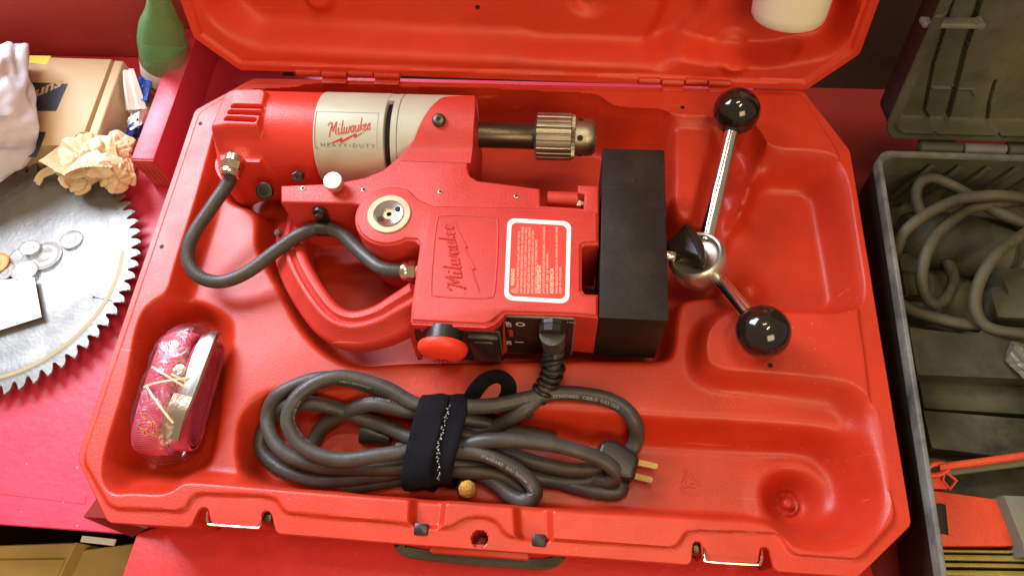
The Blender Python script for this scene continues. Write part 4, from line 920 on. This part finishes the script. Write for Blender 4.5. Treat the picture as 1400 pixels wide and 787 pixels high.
# brass thumb screw beside the cord
ts = P(635, 664, -.046)
bk = thing('thumb_screw', 'small knurled brass thumb screw lying under the coiled cord', 'screw', tuple(ts))
MB().add(*lathe([(0, .0035), (.0010, .0070), (.0030, .0082), (.0065, .0084), (.0085, .0075), (.0095, .004)], ts+Vector((.001, -.001, -.002)), (.25, -.25, .85), 48, lambda s, r, a: r-.0005*(math.sin(a*16) > 0)*(r > .006))).build('knurled_head', 'brass', bk)
MB().add(*lathe([(-.014, .003), (0, .003)], ts+Vector((.001, -.001, -.002)), (.25, -.25, .85), 20)).build('threaded_shank', 'brass', bk)

# ================================================================== SAFETY STRAP PACKET
pk = thing('strap_packet', 'pink webbing strap with steel buckle rolled up in clear plastic wrap in the left pocket', 'strap', tuple(P(247, 545, -.055)))
pa, pb = P(279, 457, -.018), P(229, 624, -.022)
ctr = (pa+pb)/2; ux = (pb-pa).normalized(); uy = Vector((-ux.y, ux.x, 0)).normalized(); uz = ux.cross(uy); 
if uz.z < 0: uz = -uz
Lh_ = (pb-pa).length/2
# local frame: s along (pa -> pb), t across (to the right, +), h up
side = Vector((1, 0, 0)); uy = uy if uy.x > 0 else -uy
def PK(s, t, h): return ctr+ux*s+uy*t+uz*h
def stad(hl, hr, n=10):   # stadium loop in (s,h)
    pts = []
    for k in range(n+1): a = math.pi/2-math.pi*k/n; pts.append((hl-hr+hr*math.cos(a)*1.0, hr*math.sin(a)))
    for k in range(n+1): a = -math.pi/2-math.pi*k/n; pts.append((-hl+hr+hr*math.cos(a)*1.0, hr*math.sin(a)))
    return pts
def loopband(hl, hr, t0, t1, name, m, th=.0012, lift=0, bow=0.0, ripple=.0):
    v = []; f = []; base = []
    for (s, h) in stad(hl, hr): base.append((s, h))
    # densify
    d = []
    for i in range(len(base)):
        a = base[i]; b = base[(i+1) % len(base)]; n = max(1, int(math.hypot(a[0]-b[0], a[1]-b[1])/.0025))
        d += [(a[0]+(b[0]-a[0])*k/n, a[1]+(b[1]-a[1])*k/n) for k in range(n)]
    n = len(d); m_ = 11
    for i, (s, h) in enumerate(d):
        for j in range(m_):
            u = j/(m_-1); t = t0+(t1-t0)*u; e = 1-.32*(2*u-1)**4
            hh = h*e+bow*(1-(s/hl)**2)*(1 if h > 0 else .4)+ripple*math.sin(s*900+j*.4)*(h > 0)
            v.append(tuple(PK(s*(1-.03*(2*u-1)**2), t, hh+lift)))
    for i in range(n):
        for j in range(m_-1): k = (i+1) % n; f.append((i*m_+j, k*m_+j, k*m_+j+1, i*m_+j+1))
    o = MB().add(v, f).build(name, m, pk); md = o.modifiers.new('solid', 'SOLIDIFY'); md.thickness = th; md.offset = -1; return o
loopband(Lh_+.000, .0190, -.0290, .0010, 'webbing_roll', 'web', bow=.006, ripple=.00025)
loopband(Lh_-.006, .0165, .0000, .0200, 'webbing_roll', 'web', bow=.004, ripple=.0002)
loopband(Lh_-.010, .0130, .0015, .0195, 'webbing_roll', 'web', bow=.003)
# steel buckle: bent strip plus lever tube
bp_ = [PK(-Lh_*.98, .0135, .006), PK(-Lh_*.90, .0150, .017), PK(-Lh_*.55, .0165, .0245), PK(-.004, .0170, .0275), PK(Lh_*.4, .0150, .0265), PK(Lh_*.78, .0120, .0215)]
bpk = catmull(bp_, 8); nb_ = len(bpk)
MB().add(*sweep(bpk, [(-.0080, -.0012), (-.0065, .0010), (0, .0022), (.0065, .0010), (.0080, -.0012)], scale=[.55+.5*math.sin(math.pi*min(1, .12+i/nb_)) for i in range(nb_)])).build('buckle_plate', 'buckle', pk)
MB().add(*sweep(catmull([PK(Lh_*.15, .0150, .0300), PK(Lh_*.45, .0130, .0300), PK(Lh_*.80, .0110, .0250)], 6), [(-.0085, -.001), (.0085, -.001), (.0085, .001), (-.0085, .001)])).build('buckle_lever', 'nickel', pk)
MB().add(*lathe([(0, .0050), (.0008, .0056), (.0026, .0056), (.0030, .003), (.0022, .0026)], PK(-.012, .004, .0262), uz, 24)).build('rivet', 'nickel', pk)
for (s0, t0), (s1, t1) in (((-.014, -.022), (.004, .020)), ((.004, -.024), (-.008, .020)), ((.002, -.022), (.032, .013)), ((-.008, .0), (.000, .022))):
    pth = []
    for k in range(9):
        u = k/8; s = s0+(s1-s0)*u; t = t0+(t1-t0)*u; pth.append(PK(s, t, .0320-.011*((t+.001)/.030)**2+.0006*math.sin(u*9)))
    MB().add(*sweep(pth, [(-.0009, -.0002), (.0009, -.0002), (.0009, .0003), (-.0009, .0003)])).build('twist_tie', 'tie', pk)
mb = MB()
for k in range(9):
    s = Lh_*.48+random.uniform(-.004, .012); t = -.020+random.uniform(-.006, .014)
    pth = [(s, t)]
    for q in range(5): pth.append((pth[-1][0]+random.uniform(-.002, .004), pth[-1][1]+random.uniform(-.002, .0045)))
    mb.add(*tube([PK(a, b, .0190+.006*(1-(a/Lh_)**2)-.0060*((b+.0155)/.0165)**4+.0004) for a, b in catmull(pth, 3)], .00035, 4))
gp = mb.build('gold_lettering', 'gold', pk); gp['kind'] = 'stuff'
# clear wrap shell
v = []; f = []; ns, na = 44, 40
from mathutils import noise
for i in range(ns+1):
    u = -1+2*i/ns; e = (1-abs(u)**3.2)**(1/2.4)
    for j in range(na):
        a = 2*math.pi*j/na; ca, sa = math.cos(a), math.sin(a); k = (abs(ca)**2.8+abs(sa)**2.8)**(-1/2.8)
        nz = noise.noise(Vector((u*5, ca*2.2, sa*2.2)))*.0022+abs(noise.noise(Vector((u*13, ca*5, sa*5+4))))*.0014
        v.append(tuple(PK(u*(Lh_+.0065), -.0040+(.0278*ca*k+nz*ca)*max(.05, e), .0020+(.0335*sa*k if sa > 0 else .021*sa*k)*max(.05, e)+nz*sa)))
for i in range(ns):
    for j in range(na): k = (j+1) % na; f.append((i*na+j, i*na+k, (i+1)*na+k, (i+1)*na+j))
MB().add(v, f).build('clear_wrap', 'clear', pk, sharp=80)

# ================================================================== LEFT SIDE: saw blade and clutter
BLX, BLY, BLZ, BLR = -.1835, .2425, -.0640, .1372
blade = thing('saw_blade', 'large round circular saw blade with bright teeth lying on the red bench', 'saw blade', (BLX, BLY, BLZ))
NT = 62; out = []
for i in range(NT):
    a0 = 2*math.pi*i/NT; da = 2*math.pi/NT
    for fr_, rr in ((0, BLR), (.30, BLR-.0014), (.48, BLR-.0042), (.60, BLR-.0090), (.74, BLR-.0104), (.86, BLR-.0082), (.95, BLR-.0034)):
        a = a0+da*fr_; out.append((BLX+rr*math.cos(a), BLY+rr*math.sin(a)))
v = [(x, y, BLZ) for x, y in out]+[(x, y, BLZ-.0022) for x, y in out]; n = len(out)
f = [(i, (i+1) % n, n+(i+1) % n, n+i) for i in range(n)]
rings_ = [BLR-.0125, .1225, .1215, .1095, .1080, .0950, .060, .0127]
zr = [BLZ, BLZ, BLZ+.0002, BLZ+.0002, BLZ-.0001, BLZ, BLZ, BLZ]
nr = n
prev = list(range(n))
base = len(v)
for k, (r, z) in enumerate(zip(rings_, zr)):
    for i in range(n):
        a = math.atan2(out[i][1]-BLY, out[i][0]-BLX); v.append((BLX+r*math.cos(a), BLY+r*math.sin(a), z))
    cur_ = list(range(base+k*n, base+(k+1)*n))
    for i in range(n): j = (i+1) % n; f.append((prev[i], prev[j], cur_[j], cur_[i]))
    prev = cur_
MB().add(v, f).build('blade_plate', 'blade', blade, sharp=30)
def annulus(r0, r1, z, a0, a1, n=90):
    v = []; f = []
    for i in range(n+1):
        a = math.radians(a0+(a1-a0)*i/n)
        for r in (r0, r1): v.append((BLX+r*math.cos(a), BLY+r*math.sin(a), z))
    for i in range(n): f.append((2*i, 2*i+1, 2*i+3, 2*i+2))
    return v, f
MB().add(*annulus(.1165, .1205, BLZ+.00045, -150, 15)).build('printed_ring', 'bladeyellow', blade)
tipm = MB().add(*boxv(-.0030, .0006, -.0005, .0022, -.0006, .0024, .0003))
me = None
for i in range(NT):
    a = 2*math.pi*i/NT; x, y = BLX+BLR*math.cos(a), BLY+BLR*math.sin(a)
    if x < -.30: continue
    if me is None: o = tipm.build('carbide_tip', 'bladetooth'); me = o.data
    else: o = bpy.data.objects.new('carbide_tip', me); COL.objects.link(o)
    o.location = (x, y, BLZ-.0020); o.rotation_euler = (0, 0, a); o.parent = blade; o.matrix_parent_inverse = parent_inv(blade)
sl = [P(128, 405, BLZ+.0003), P(150, 412, BLZ+.0003)]
MB().add(*tube([P(128, 406, BLZ+.0001), P(137, 408, BLZ+.0001), P(153, 411, BLZ+.0001)], .0004, 6)).add(*lathe([(0, .0012), (.0003, .0010)], P(128, 406, BLZ), (0, 0, 1), 12)).build('expansion_slot', 'blackmatt', blade)
# clear discs, orange disc and card on the blade
def disc(px, py, r, z, label, m='disc2', ax=(0, 0, 1), group=None):
    c = P(px, py, z)
    o = MB().add(*lathe([(0, r*.96), (.0003, r), (.0012, r), (.0014, r*.97), (.0010, r*.88), (.0008, r*.86), (.0008, r*.40), (.0012, r*.36), (.0012, r*.1)], c, ax, 40)).build('plastic_disc', m)
    return tag(o, label, 'disc', group)
disc(98, 328, .0118, BLZ+.0005, 'small clear disc nearest the saw teeth, apart from the others', ax=(.05, .1, 1))
disc(62, 350, .0175, BLZ+.0006, 'largest clear plastic disc in the heap on the saw blade', ax=(-.05, .08, 1))
disc(41, 339, .0100, BLZ+.0045, 'small clear disc leaning on the upper left of the largest disc', ax=(.2, .2, 1))
disc(27, 352, .0105, BLZ+.0008, 'clear disc between the largest disc and the orange disc', ax=(.1, -.1, 1))
disc(34, 370, .0130, BLZ+.0040, 'clear disc touching the top edge of the white card', ax=(.1, .12, 1))
disc(8, 372, .0100, BLZ+.0040, 'small clear disc at the left frame edge above the white card', ax=(-.1, .1, 1))
disc(-3, 360, .0120, BLZ+.0048, 'orange plastic disc cut by the left frame edge', 'orange')
cardp = PL([(-60, 388), (47, 379), (57, 433), (-60, 470)], BLZ+.006)
cd = MB().add(*prism(cardp, BLZ+.0058, BLZ+.0064, 0)).build('paper_card', 'paper'); tag(cd, 'blank white card lying on the saw blade at the left edge', 'card')
# cardboard box
BT = -.030
bx = thing('cardboard_box', 'light brown cardboard box with navy print and yellow tape at the back left', 'box', tuple(P(60, 140, BZ)))
bt = PL([(-130, 72), (152, 81), (108, 200), (-170, 190)], BT)
MB().add(*prism(bt, BZ+.0006, BT, .0012, 2)).build('carton', 'card', bx)
MB().add(*prism(PL([(156, 82), (168, 83), (126, 204), (113, 203)], BT), BZ+.0006, BT-.0004, .0010, 1)).build('side_flap', 'card', bx)
MB().add(*prism(PL([(170, 84), (190, 108), (150, 206), (128, 204)], BT-.002), BZ+.0006, BZ+.012, .0010, 1)).build('box_side', 'card2', bx)
MB().add(*prism(PL([(18, 76), (70, 77), (64, 89), (22, 85)], BT), BT, BT+.0004)).build('tape', 'yellow', bx)
ink = MB().add(*prism(PL([(22, 112), (93, 115), (77, 152), (20, 152)], BT), BT, BT+.0003)).build('printed_block', 'ink', bx)
MB().add(*prism(PL([(20, 178), (63, 181), (50, 215), (10, 215)], BT), BT, BT+.0003)).build('printed_block', 'ink', bx)
mb = MB(); map_text(mb, 'suns', P(36, 138, BT+.0006), P(82, 118, BT)-P(36, 138, BT), Vector((-.2, 1, 0)), .022, .03, length=(P(82, 118, BT)-P(34, 138, BT)).length); mb.build('box_lettering', 'card', ink)
# crumpled things
def blob(name, m, c, rad, seed, amp, freq, sub=4, ridge=True, par=None, sharp=28, flat=0.0, rot=0.0):
    bm = bmesh.new(); bmesh.ops.create_icosphere(bm, subdivisions=sub, radius=1)
    v = []
    for w in bm.verts:
        d = w.co.normalized(); q = d*freq+Vector((seed, seed*1.7, 3)); 
        n1 = noise.noise(q); n2 = noise.noise(q*2.3+Vector((5, 1, 2)))
        if ridge: k = 1+amp*(1-abs(n1)*3.2)*.7+amp*.6*(abs(n2)*2-.5)
        else: k = 1+amp*n1+amp*.4*n2
        z = d.z*k; z = max(z, -.6)
        x_, y_ = d.x*k*rad[0], d.y*k*rad[1]
        v.append((c[0]+x_*math.cos(rot)-y_*math.sin(rot), c[1]+x_*math.sin(rot)+y_*math.cos(rot), c[2]+z*rad[2]))
    bm.verts.index_update(); f = [tuple(a.index for a in p.verts) for p in bm.faces]; bm.free()
    return MB().add(v, f).build(name, m, par, sharp=sharp)
def crumple(name, m, c, rad, seed, planes, par=None, crease=.16, pleat=0):
    rnd = random.Random(seed); ns_ = []
    for _ in range(planes):
        d = Vector((rnd.gauss(0, 1), rnd.gauss(0, 1), rnd.gauss(.3, 1))).normalized(); ns_.append((d, rnd.uniform(.72, 1.0)))
    cre = [(Vector((rnd.gauss(0, 1), rnd.gauss(0, 1), rnd.gauss(0, 1))).normalized(), rnd.uniform(-.5, .5), rnd.uniform(.5, 1)) for _ in range(8)]
    bm = bmesh.new(); bmesh.ops.create_icosphere(bm, subdivisions=5, radius=1); v = []
    for w in bm.verts:
        d = w.co.normalized(); r = 1.25
        for n_, o_ in ns_:
            k = d.dot(n_)
            if k > .05: r = min(r, o_/k)
        for n_, o_, a_ in cre: r -= crease*a_*max(0, 1-abs(d.dot(n_)-o_)/.16)
        r += .05*noise.noise(d*5+Vector((seed, 0, 0)))+pleat*(abs(math.sin(math.atan2(d.z, d.x)*3.5+d.y*1.2+noise.noise(d*2)*2))-.5)
        v.append((c[0]+d.x*r*rad[0], c[1]+d.y*r*rad[1], c[2]+max(d.z, -.7)*r*rad[2]))
    bm.verts.index_update(); f = [tuple(a.index for a in p.verts) for p in bm.faces]; bm.free()
    return MB().add(v, f).build(name, m, par, sharp=14)
def paper(name, m, c, rad, seed, folds, par=None, res=64, soft=.75, sharp=16):
    rnd = np.random.RandomState(seed); u, w = np.meshgrid(np.linspace(-1, 1, res), np.linspace(-1, 1, res), indexing='ij')
    X_ = np.stack([u*(1+.12*np.sin(3*w+seed)), w*(1+.12*np.sin(4*u+seed)), .06*np.sin(4*u+seed)*np.cos(3*w)], -1).reshape(-1, 3)
    for k in range(folds):
        n_ = rnd.normal(0, 1, 3); n_[2] *= 1.1; n_ /= np.linalg.norm(n_); d = X_@n_; c_ = np.quantile(d, rnd.uniform(.55, .88)); e = np.maximum(0, d-c_); X_ = X_-(1+soft*rnd.uniform(.3, 1))*e[:, None]*n_
        X_ += rnd.normal(0, .0015, X_.shape)
    X_ -= (X_.max(0)+X_.min(0))/2; X_ /= (X_.max(0)-X_.min(0))/2; X_[:, 2] = np.maximum(X_[:, 2], -.95)
    v = (X_*np.array(rad)+np.array(c)).tolist(); f = [(i*res+j, (i+1)*res+j, (i+1)*res+j+1, i*res+j+1) for i in range(res-1) for j in range(res-1)]
    o = MB().add(v, f).build(name, m, par, sharp=sharp); return o
kp = P(124, 222, -.036)
k1 = thing('crumpled_paper', 'crumpled ball of tan kraft paper on the back edge of the saw blade', 'paper', tuple(kp))
crumple('paper_ball', 'kraft', kp, (.031, .027, .024), 31, 13, k1, .22)
paper('paper_fold', 'kraft', kp+Vector((.000, .002, .006)), (.034, .029, .021), 40, 5, k1, 90, soft=.6, sharp=30)
paper('paper_fold', 'kraft', kp+Vector((.010, -.010, .0)), (.027, .022, .020), 52, 5, k1, 90, soft=.6, sharp=30)
tw = catmull([P(92, 222, -.034), P(75, 230, -.042), P(58, 238, -.050), P(50, 250, -.056)], 6)
MB().add(*sweep(tw, [(-.006, -.001), (-.003, .0025), (0, -.0005), (.003, .0028), (.006, -.001)], scale=[1.2-.02*i for i in range(len(tw))])).build('twisted_end', 'kraft', k1)
for (px, py, s, am) in ((158, 206, .018, 5), (163, 238, .017, 9), (104, 240, .018, 14), (120, 196, .016, 22)):
    crumple('paper_fold', 'kraft', P(px, py, -.045), (s, s*1.1, .013), am, 10, k1)
bg_ = crumple('plastic_bag', 'bag', P(-30, 150, .004), (.057, .078, .045), 9, 16, None, .03, .09); bg_.data.set_sharp_from_angle(angle=1.2); tag(bg_, 'bulging white plastic bag in front of the cardboard box at the left edge', 'bag')
wr = thing('sweet_wrapper', 'crumpled blue and white wrapper wedged between box and divider board', 'wrapper', tuple(P(195, 170, BZ)))
paper('blue_foil', 'foilblue', P(199, 130, -.060), (.016, .024, .016), 2, 11, wr)
paper('blue_foil', 'foilblue', P(178, 196, -.060), (.019, .026, .016), 5, 11, wr)
paper('white_crumple', 'tissue', P(184, 154, -.055), (.019, .032, .014), 8, 7, wr)
tp = catmull([P(175, 96, -.030), P(178, 112, -.034), P(182, 130, -.042), P(186, 150, -.052)], 6)
MB().add(*sweep(tp, [(-.009, .000), (-.004, .003), (0, .000), (.004, .004), (.009, -.001), (0, -.002)], scale=[.7+.7*i/len(tp) for i in range(len(tp))])).build('white_paper', 'tissue', wr)
# green bottle
bc_ = Vector((-.100, .513, BZ+.004)); bax = (P(214, -60, .12)-bc_).normalized()
bo = thing('glass_bottle', 'green glass bottle with white label behind the divider board', 'bottle', tuple(bc_))
MB().add(*lathe([(0, .012), (.001, .019), (.006, .0235), (.016, .0255), (.085, .0255), (.110, .022), (.135, .0145), (.155, .0115), (.195, .0110)], bc_, bax, 48)).build('bottle_body', 'glass', bo)
MB().add(*lathe([(.020, .0257), (.048, .0257)], bc_, bax, 48, cap=False)).build('paper_label', 'paper', bo)
MB().add(*lathe([(.188, .0125), (.206, .0130), (.208, .011)], bc_, bax, 30)).build('bottle_cap', 'cream', bo)
# worn tape strip on the bench
tpz = MB().add(*prism(PL([(-60, 655), (118, 677), (117, 689), (-60, 668)], BZ), BZ, BZ+.0005, .0003, 1)).build('worn_strip', 'bench', bench)

# ================================================================== RIGHT: dirty open tool case
RC = thing('dirty_tool_case', 'open dusty black plastic tool case with worn rim right of the red case', 'tool case', (.9, .17, BZ))
X0, X1, Y0, Y1 = .6835, 1.16, -.10, .383
def sx(y): return (y-Y1)*.024
def rrect(x0, x1, y0, y1, r, n=6):
    p = []
    for cx_, cy_, a in ((x1-r, y1-r, 0), (x0+r, y1-r, 90), (x0+r, y0+r, 180), (x1-r, y0+r, 270)):
        for k in range(n+1): t = math.radians(a+90*k/n); p.append((cx_+r*math.cos(t)+sx(cy_+r*math.sin(t)), cy_+r*math.sin(t)))
    return p
n_ = 28
prof_ = [(0.016, BZ+.001), (.004, BZ+.010), (.0015, -.020), (.003, -.013), (.000, -.012), (.0, -.001), (.001, 0), (.0035, 0), (.0045, -.0015), (.0055, -.004), (.008, -.055), (.014, -.068), (.022, -.070)]
v = []; f = []
for off, z in prof_: v += [(a, b, z) for a, b in rrect(X0+off, X1-off, Y0+off, Y1-off, .014)]
k_ = len(rrect(0, 1, 0, 1, .01))
for r in range(len(prof_)-1):
    for i in range(k_): j = (i+1) % k_; f.append((r*k_+i, r*k_+j, (r+1)*k_+j, (r+1)*k_+i))
f.append(tuple((len(prof_)-1)*k_+i for i in range(k_)))
rb = MB().add(v, f); o = rb.build('lower_shell', 'olive', RC, sharp=50)
o.data.materials.append(M['olivedark']); o.data.materials.append(M['oliverim'])
for p in o.data.polygons:
    c = p.center
    zmin = min(o.data.vertices[q].co.z for q in p.vertices)
    ring_i = min(q//k_ for q in range(0)) if False else None
# vertex order kept: assign by ring
for p in o.data.polygons:
    if len(p.vertices) > 4: continue
    r = min(q for q in p.vertices)//k_
    p.material_index = 1 if r < 4 else (2 if r < 9 else 0)
# diagonal ribs on the back inner wall
for k in range(6):
    a = P(1222+k*36, 250, -.050); b = P(1240+k*36, 216, -.006)
    MB().add(*sweep([Vector((a.x, Y1-.016, -.058)), Vector((a.x+.018, Y1-.0105, -.010))], [(-.0022, -.002), (.0022, -.002), (.0014, .0018), (-.0014, .0018)], up=(0, -1, 0))).build('wall_rib', 'olive', RC)
# lid of the dirty case
TH2 = math.radians(106); LO2 = Vector((0, Y1+.012, -.001)); LD2 = Vector((0, -math.cos(TH2), math.sin(TH2))); LN2_ = Vector((0, -math.sin(TH2), -math.cos(TH2)))
LX2 = Matrix(((1, 0, 0, 0), (0, LD2.y, LN2_.y, LO2.y), (0, LD2.z, LN2_.z, LO2.z), (0, 0, 0, 1)))
def LP2(px, py, d=0.0): w = PN(px, py, LN2_, LO2-LN2_*d)-(LO2-LN2_*d); return (w.x, w.dot(LD2))
c1 = LP2(1217, 165); c2 = LP2(1252, 0)
def rr2(x0, x1, v0, v1, r, n=6):
    p = []
    for cx_, cy_, a in ((x1-r, v1-r, 0), (x0+r, v1-r, 90), (x0+r, v0+r, 180), (x1-r, v0+r, 270)):
        for k in range(n+1): t = math.radians(a+90*k/n); p.append((cx_+r*math.cos(t), cy_+r*math.sin(t)))
    return ccw(p)
xl0 = c1[0]
ROUT = rr2(xl0, xl0+.46, .003, .44, .016); RIN = rr2(xl0+.007, xl0+.453, .011, .433, .012)
gr = []
for pts, w, d in ((([(1272, 168), (1263, 152), (1275, 90), (1303, 0)]), .0016, -.004), (([(1294, 162), (1300, 140), (1318, 70), (1340, 0)]), .0026, -.006), (([(1365, 175), (1349, 166), (1352, 140), (1360, 112)]), .0014, -.004), (([(1275, 120), (1328, 122), (1332, 130)]), .0010, .0015)):
    gr.append(([LP2(a, b, .016) for a, b in pts], w, d))
def rl_z(X, Y):
    s = sdpoly(RIN, X, Y); z = -.0165*prof((-s)/.006)+.0*X
    z = z+.0022*np.exp(-((s+.0)/.0014)**2)
    for pts, w, d in gr:
        dist = np.full(X.shape, 9.)
        for (ax, ay), (bx2, by2) in zip(pts, pts[1:]):
            t = np.clip(((X-ax)*(bx2-ax)+(Y-ay)*(by2-ay))/((bx2-ax)**2+(by2-ay)**2), 0, 1); dist = np.minimum(dist, np.hypot(X-ax-t*(bx2-ax), Y-ay-t*(by2-ay)))
        z = z+d*sstep((w-dist)/(w*.7)+.2)
    return z+.0006*np.sin(X*40+3*np.sin(Y*31))*np.sin(Y*36)*(s < -.006)
v, f = hfield(ROUT, rl_z, .0011)
MB().add(v, f).add(*skirt(ROUT, rl_z, [(0, 0, 0), (.0006, -.001, 0), (.0006, -.003, 0), (-.002, -.004, 0)])).build('lid', 'olive', RC, sharp=50, xf=LX2)
MB().add(*skirt(inset(ROUT, .002), rl_z, [(0, -.004, 1), (-.001, -.040, 1), (-.010, -.052, 1), (-.10, -.053, 1)])).build('lid_side', 'olivedark', RC, xf=LX2)
a = LP2(1258, 28, .014); b = LP2(1335, 33, .014)
MB().add(*boxv(a[0], b[0], a[1]-.0022, a[1]+.0022, -.017, -.004, .001)).add(*lathe([(0, .0035), (.011, .003)], (b[0], a[1], -.016), (0, 0, 1), 14)).build('lid_bar', 'oliverim', RC, xf=LX2)
for k in range(8):
    x = xl0+.034+k*.040
    MB().add(*lathe([(0, .004), (.0008, .0052), (.0375, .0052), (.0385, .004)], (x, Y1+.0055, -.0015), (1, 0, 0), 14)).add(*boxv(x+.002, x+.036, Y1-.003 if k % 2 else Y1+.005, Y1+.006 if k % 2 else Y1+.016, -.006, -.002, .0008)).build('hinge_knuckle', 'oliverim' if k % 2 else 'olive', RC)
# inner tray dividers
def slab(px, z0, z1, m, name='divider', par=RC, b=.0012): return MB().add(*prism(PL(px, z1), z0, z1, b, 2)).build(name, m, par)
slab([(1243, 447), (1500, 476), (1500, 522), (1254, 512)], -.069, -.034, 'olive2')
slab([(1256, 517), (1500, 534), (1500, 572), (1264, 558)], -.069, -.050, 'olive2')
slab([(1262, 560), (1500, 580), (1500, 640), (1274, 612)], -.069, -.040, 'olive2')
slab([(1228, 345), (1262, 347), (1268, 372), (1233, 370)], -.069, -.052, 'olive2')
slab([(1233, 373), (1270, 376), (1274, 405), (1239, 402)], -.069, -.056, 'olive2')
# old tool body under the cables
tb = thing('old_power_tool', 'dusty dark tool body lying under the looped cables in the dirty case', 'power tool', tuple(P(1310, 320, -.06)))
a, b = P(1224, 318, -.056), P(1420, 356, -.056)
MB().add(*lathe([(0, .010), (.004, .020), (.018, .027), (.06, .030), (.095, .031), (.100, .026), (.104, .030), (.19, .031), (.20, .02)], a, b-a, 40)).build('tool_body', 'olive2', tb)
MB().add(*lathe([(0, .018), (.002, .022), (.030, .022), (.032, .018)], P(1352, 400, -.058), (1, .3, 0), 30)).build('tool_nose', 'olive2', tb)
MB().add(*boxv(P(1350, 420, -.05).x, 1.0, P(1350, 440, -.05).y, P(1350, 395, -.05).y, -.069, -.040, .006)).build('tool_base', 'olive2', tb)
def hose(pts, label, r=.0052):
    o = MB().add(*tube(catmull([P(*q) for q in pts], 8), r, 14)).build('looped_cable', 'hose'); return tag(o, label, 'cable')
hose([(1224, 350, -.045), (1227, 338, -.030), (1237, 316, -.016), (1268, 292, -.008), (1307, 274, -.004), (1343, 268, -.004), (1378, 268, -.006), (1410, 275, -.010), (1450, 300, -.02)], 'dusty cable arching highest over the dark tool from the worn rim')
hose([(1262, 300, -.035), (1253, 272, -.028), (1257, 252, -.022), (1273, 244, -.018), (1297, 252, -.016), (1332, 271, -.018), (1361, 289, -.016), (1392, 302, -.016), (1440, 320, -.02)], 'dusty cable curling along the back wall beneath the highest cable')
hose([(1400, 274, -.020), (1361, 279, -.016), (1325, 286, -.016), (1293, 308, -.016), (1269, 340, -.018), (1260, 378, -.026), (1266, 405, -.036), (1280, 415, -.042), (1297, 402, -.046), (1303, 378, -.048), (1292, 350, -.050)], 'dusty cable with the tight hanging loop left of the tool nose')
hose([(1232, 416, -.052), (1250, 425, -.050), (1270, 432, -.048), (1304, 441, -.046), (1338, 446, -.046)], 'short dusty cable run along the floor below the hanging loop', .0058)
hose([(1430, 300, -.020), (1400, 320, -.016), (1368, 342, -.014), (1344, 374, -.018), (1333, 410, -.026), (1340, 438, -.032), (1361, 451, -.032), (1400, 456, -.030), (1440, 458, -.030)], 'dusty cable sweeping down right of the tool nose and along the divider')
# red parts
rt = thing('red_clamp', 'dusty red metal clamp frame with slotted plate and thin arm, in the dirty case', 'clamp', tuple(P(1320, 690, -.06)))
MB().add(*prism(PL([(1271, 669), (1372, 683), (1396, 746), (1284, 746)], -.038), -.066, -.038, .0015, 2)).build('slotted_plate', 'toolred', rt)
MB().add(*tube([P(1286, 688, -.0385), P(1290, 730, -.0385)], .0042, 12, sy=.25)).build('slot', 'blackmatt', rt)
MB().add(*tube([P(1283, 638, -.034), P(1340, 631, -.032), P(1430, 618, -.030)], .0030, 10)).build('arm', 'toolred', rt)
MB().add(*sweep([P(1290, 645, -.040), P(1430, 627, -.036)], [(-.003, -.006), (.003, -.006), (.003, .001), (-.003, .001)])).build('arm_rail', 'greymetal', rt)
MB().add(*tube(catmull([P(1268, 640, -.036), P(1276, 634, -.034), P(1290, 634, -.034), P(1296, 640, -.034), P(1284, 648, -.038), P(1270, 648, -.038)], 5, True), .0022, 8, closed=True)).build('eye', 'toolred', rt)
MB().add(*prism(PL([(1266, 648), (1284, 646), (1297, 668), (1272, 668)], -.040), -.062, -.040, .0015, 2)).add(*tube([P(1292, 644, -.036), P(1307, 656, -.038), P(1299, 668, -.042), P(1288, 656, -.040)], .0016, 6, closed=True)).build('hook', 'toolred', rt)
rl = thing('metal_rails', 'old brassy metal rails across the bottom right corner of the dirty case', 'rails', tuple(P(1340, 770, -.06)))
for y0_, y1_, z in ((750, 754, -.040), (757, 765, -.042), (768, 774, -.044), (778, 786, -.046), (790, 800, -.048)):
    MB().add(*prism(PL([(1281, y0_), (1480, y0_+3), (1480, y1_+3), (1283, y1_)], z), -.068, z, .001, 2)).build('rail', 'rail', rl)
gp_ = MB().add(*prism(PL([(1372, 676), (1470, 680), (1480, 770), (1402, 760), (1398, 740)], -.026), -.068, -.026, .0015, 2)).build('metal_bracket', 'greymetal'); tag(gp_, 'dusty grey metal bracket with slanted edge at the right frame edge', 'bracket')
gq = crumple('metal_lump', 'greymetal', P(1400, 492, -.028), (.012, .018, .012), 8, 12, None, .05); tag(gq, 'small grey metal lump on the divider at the right frame edge', 'fitting')
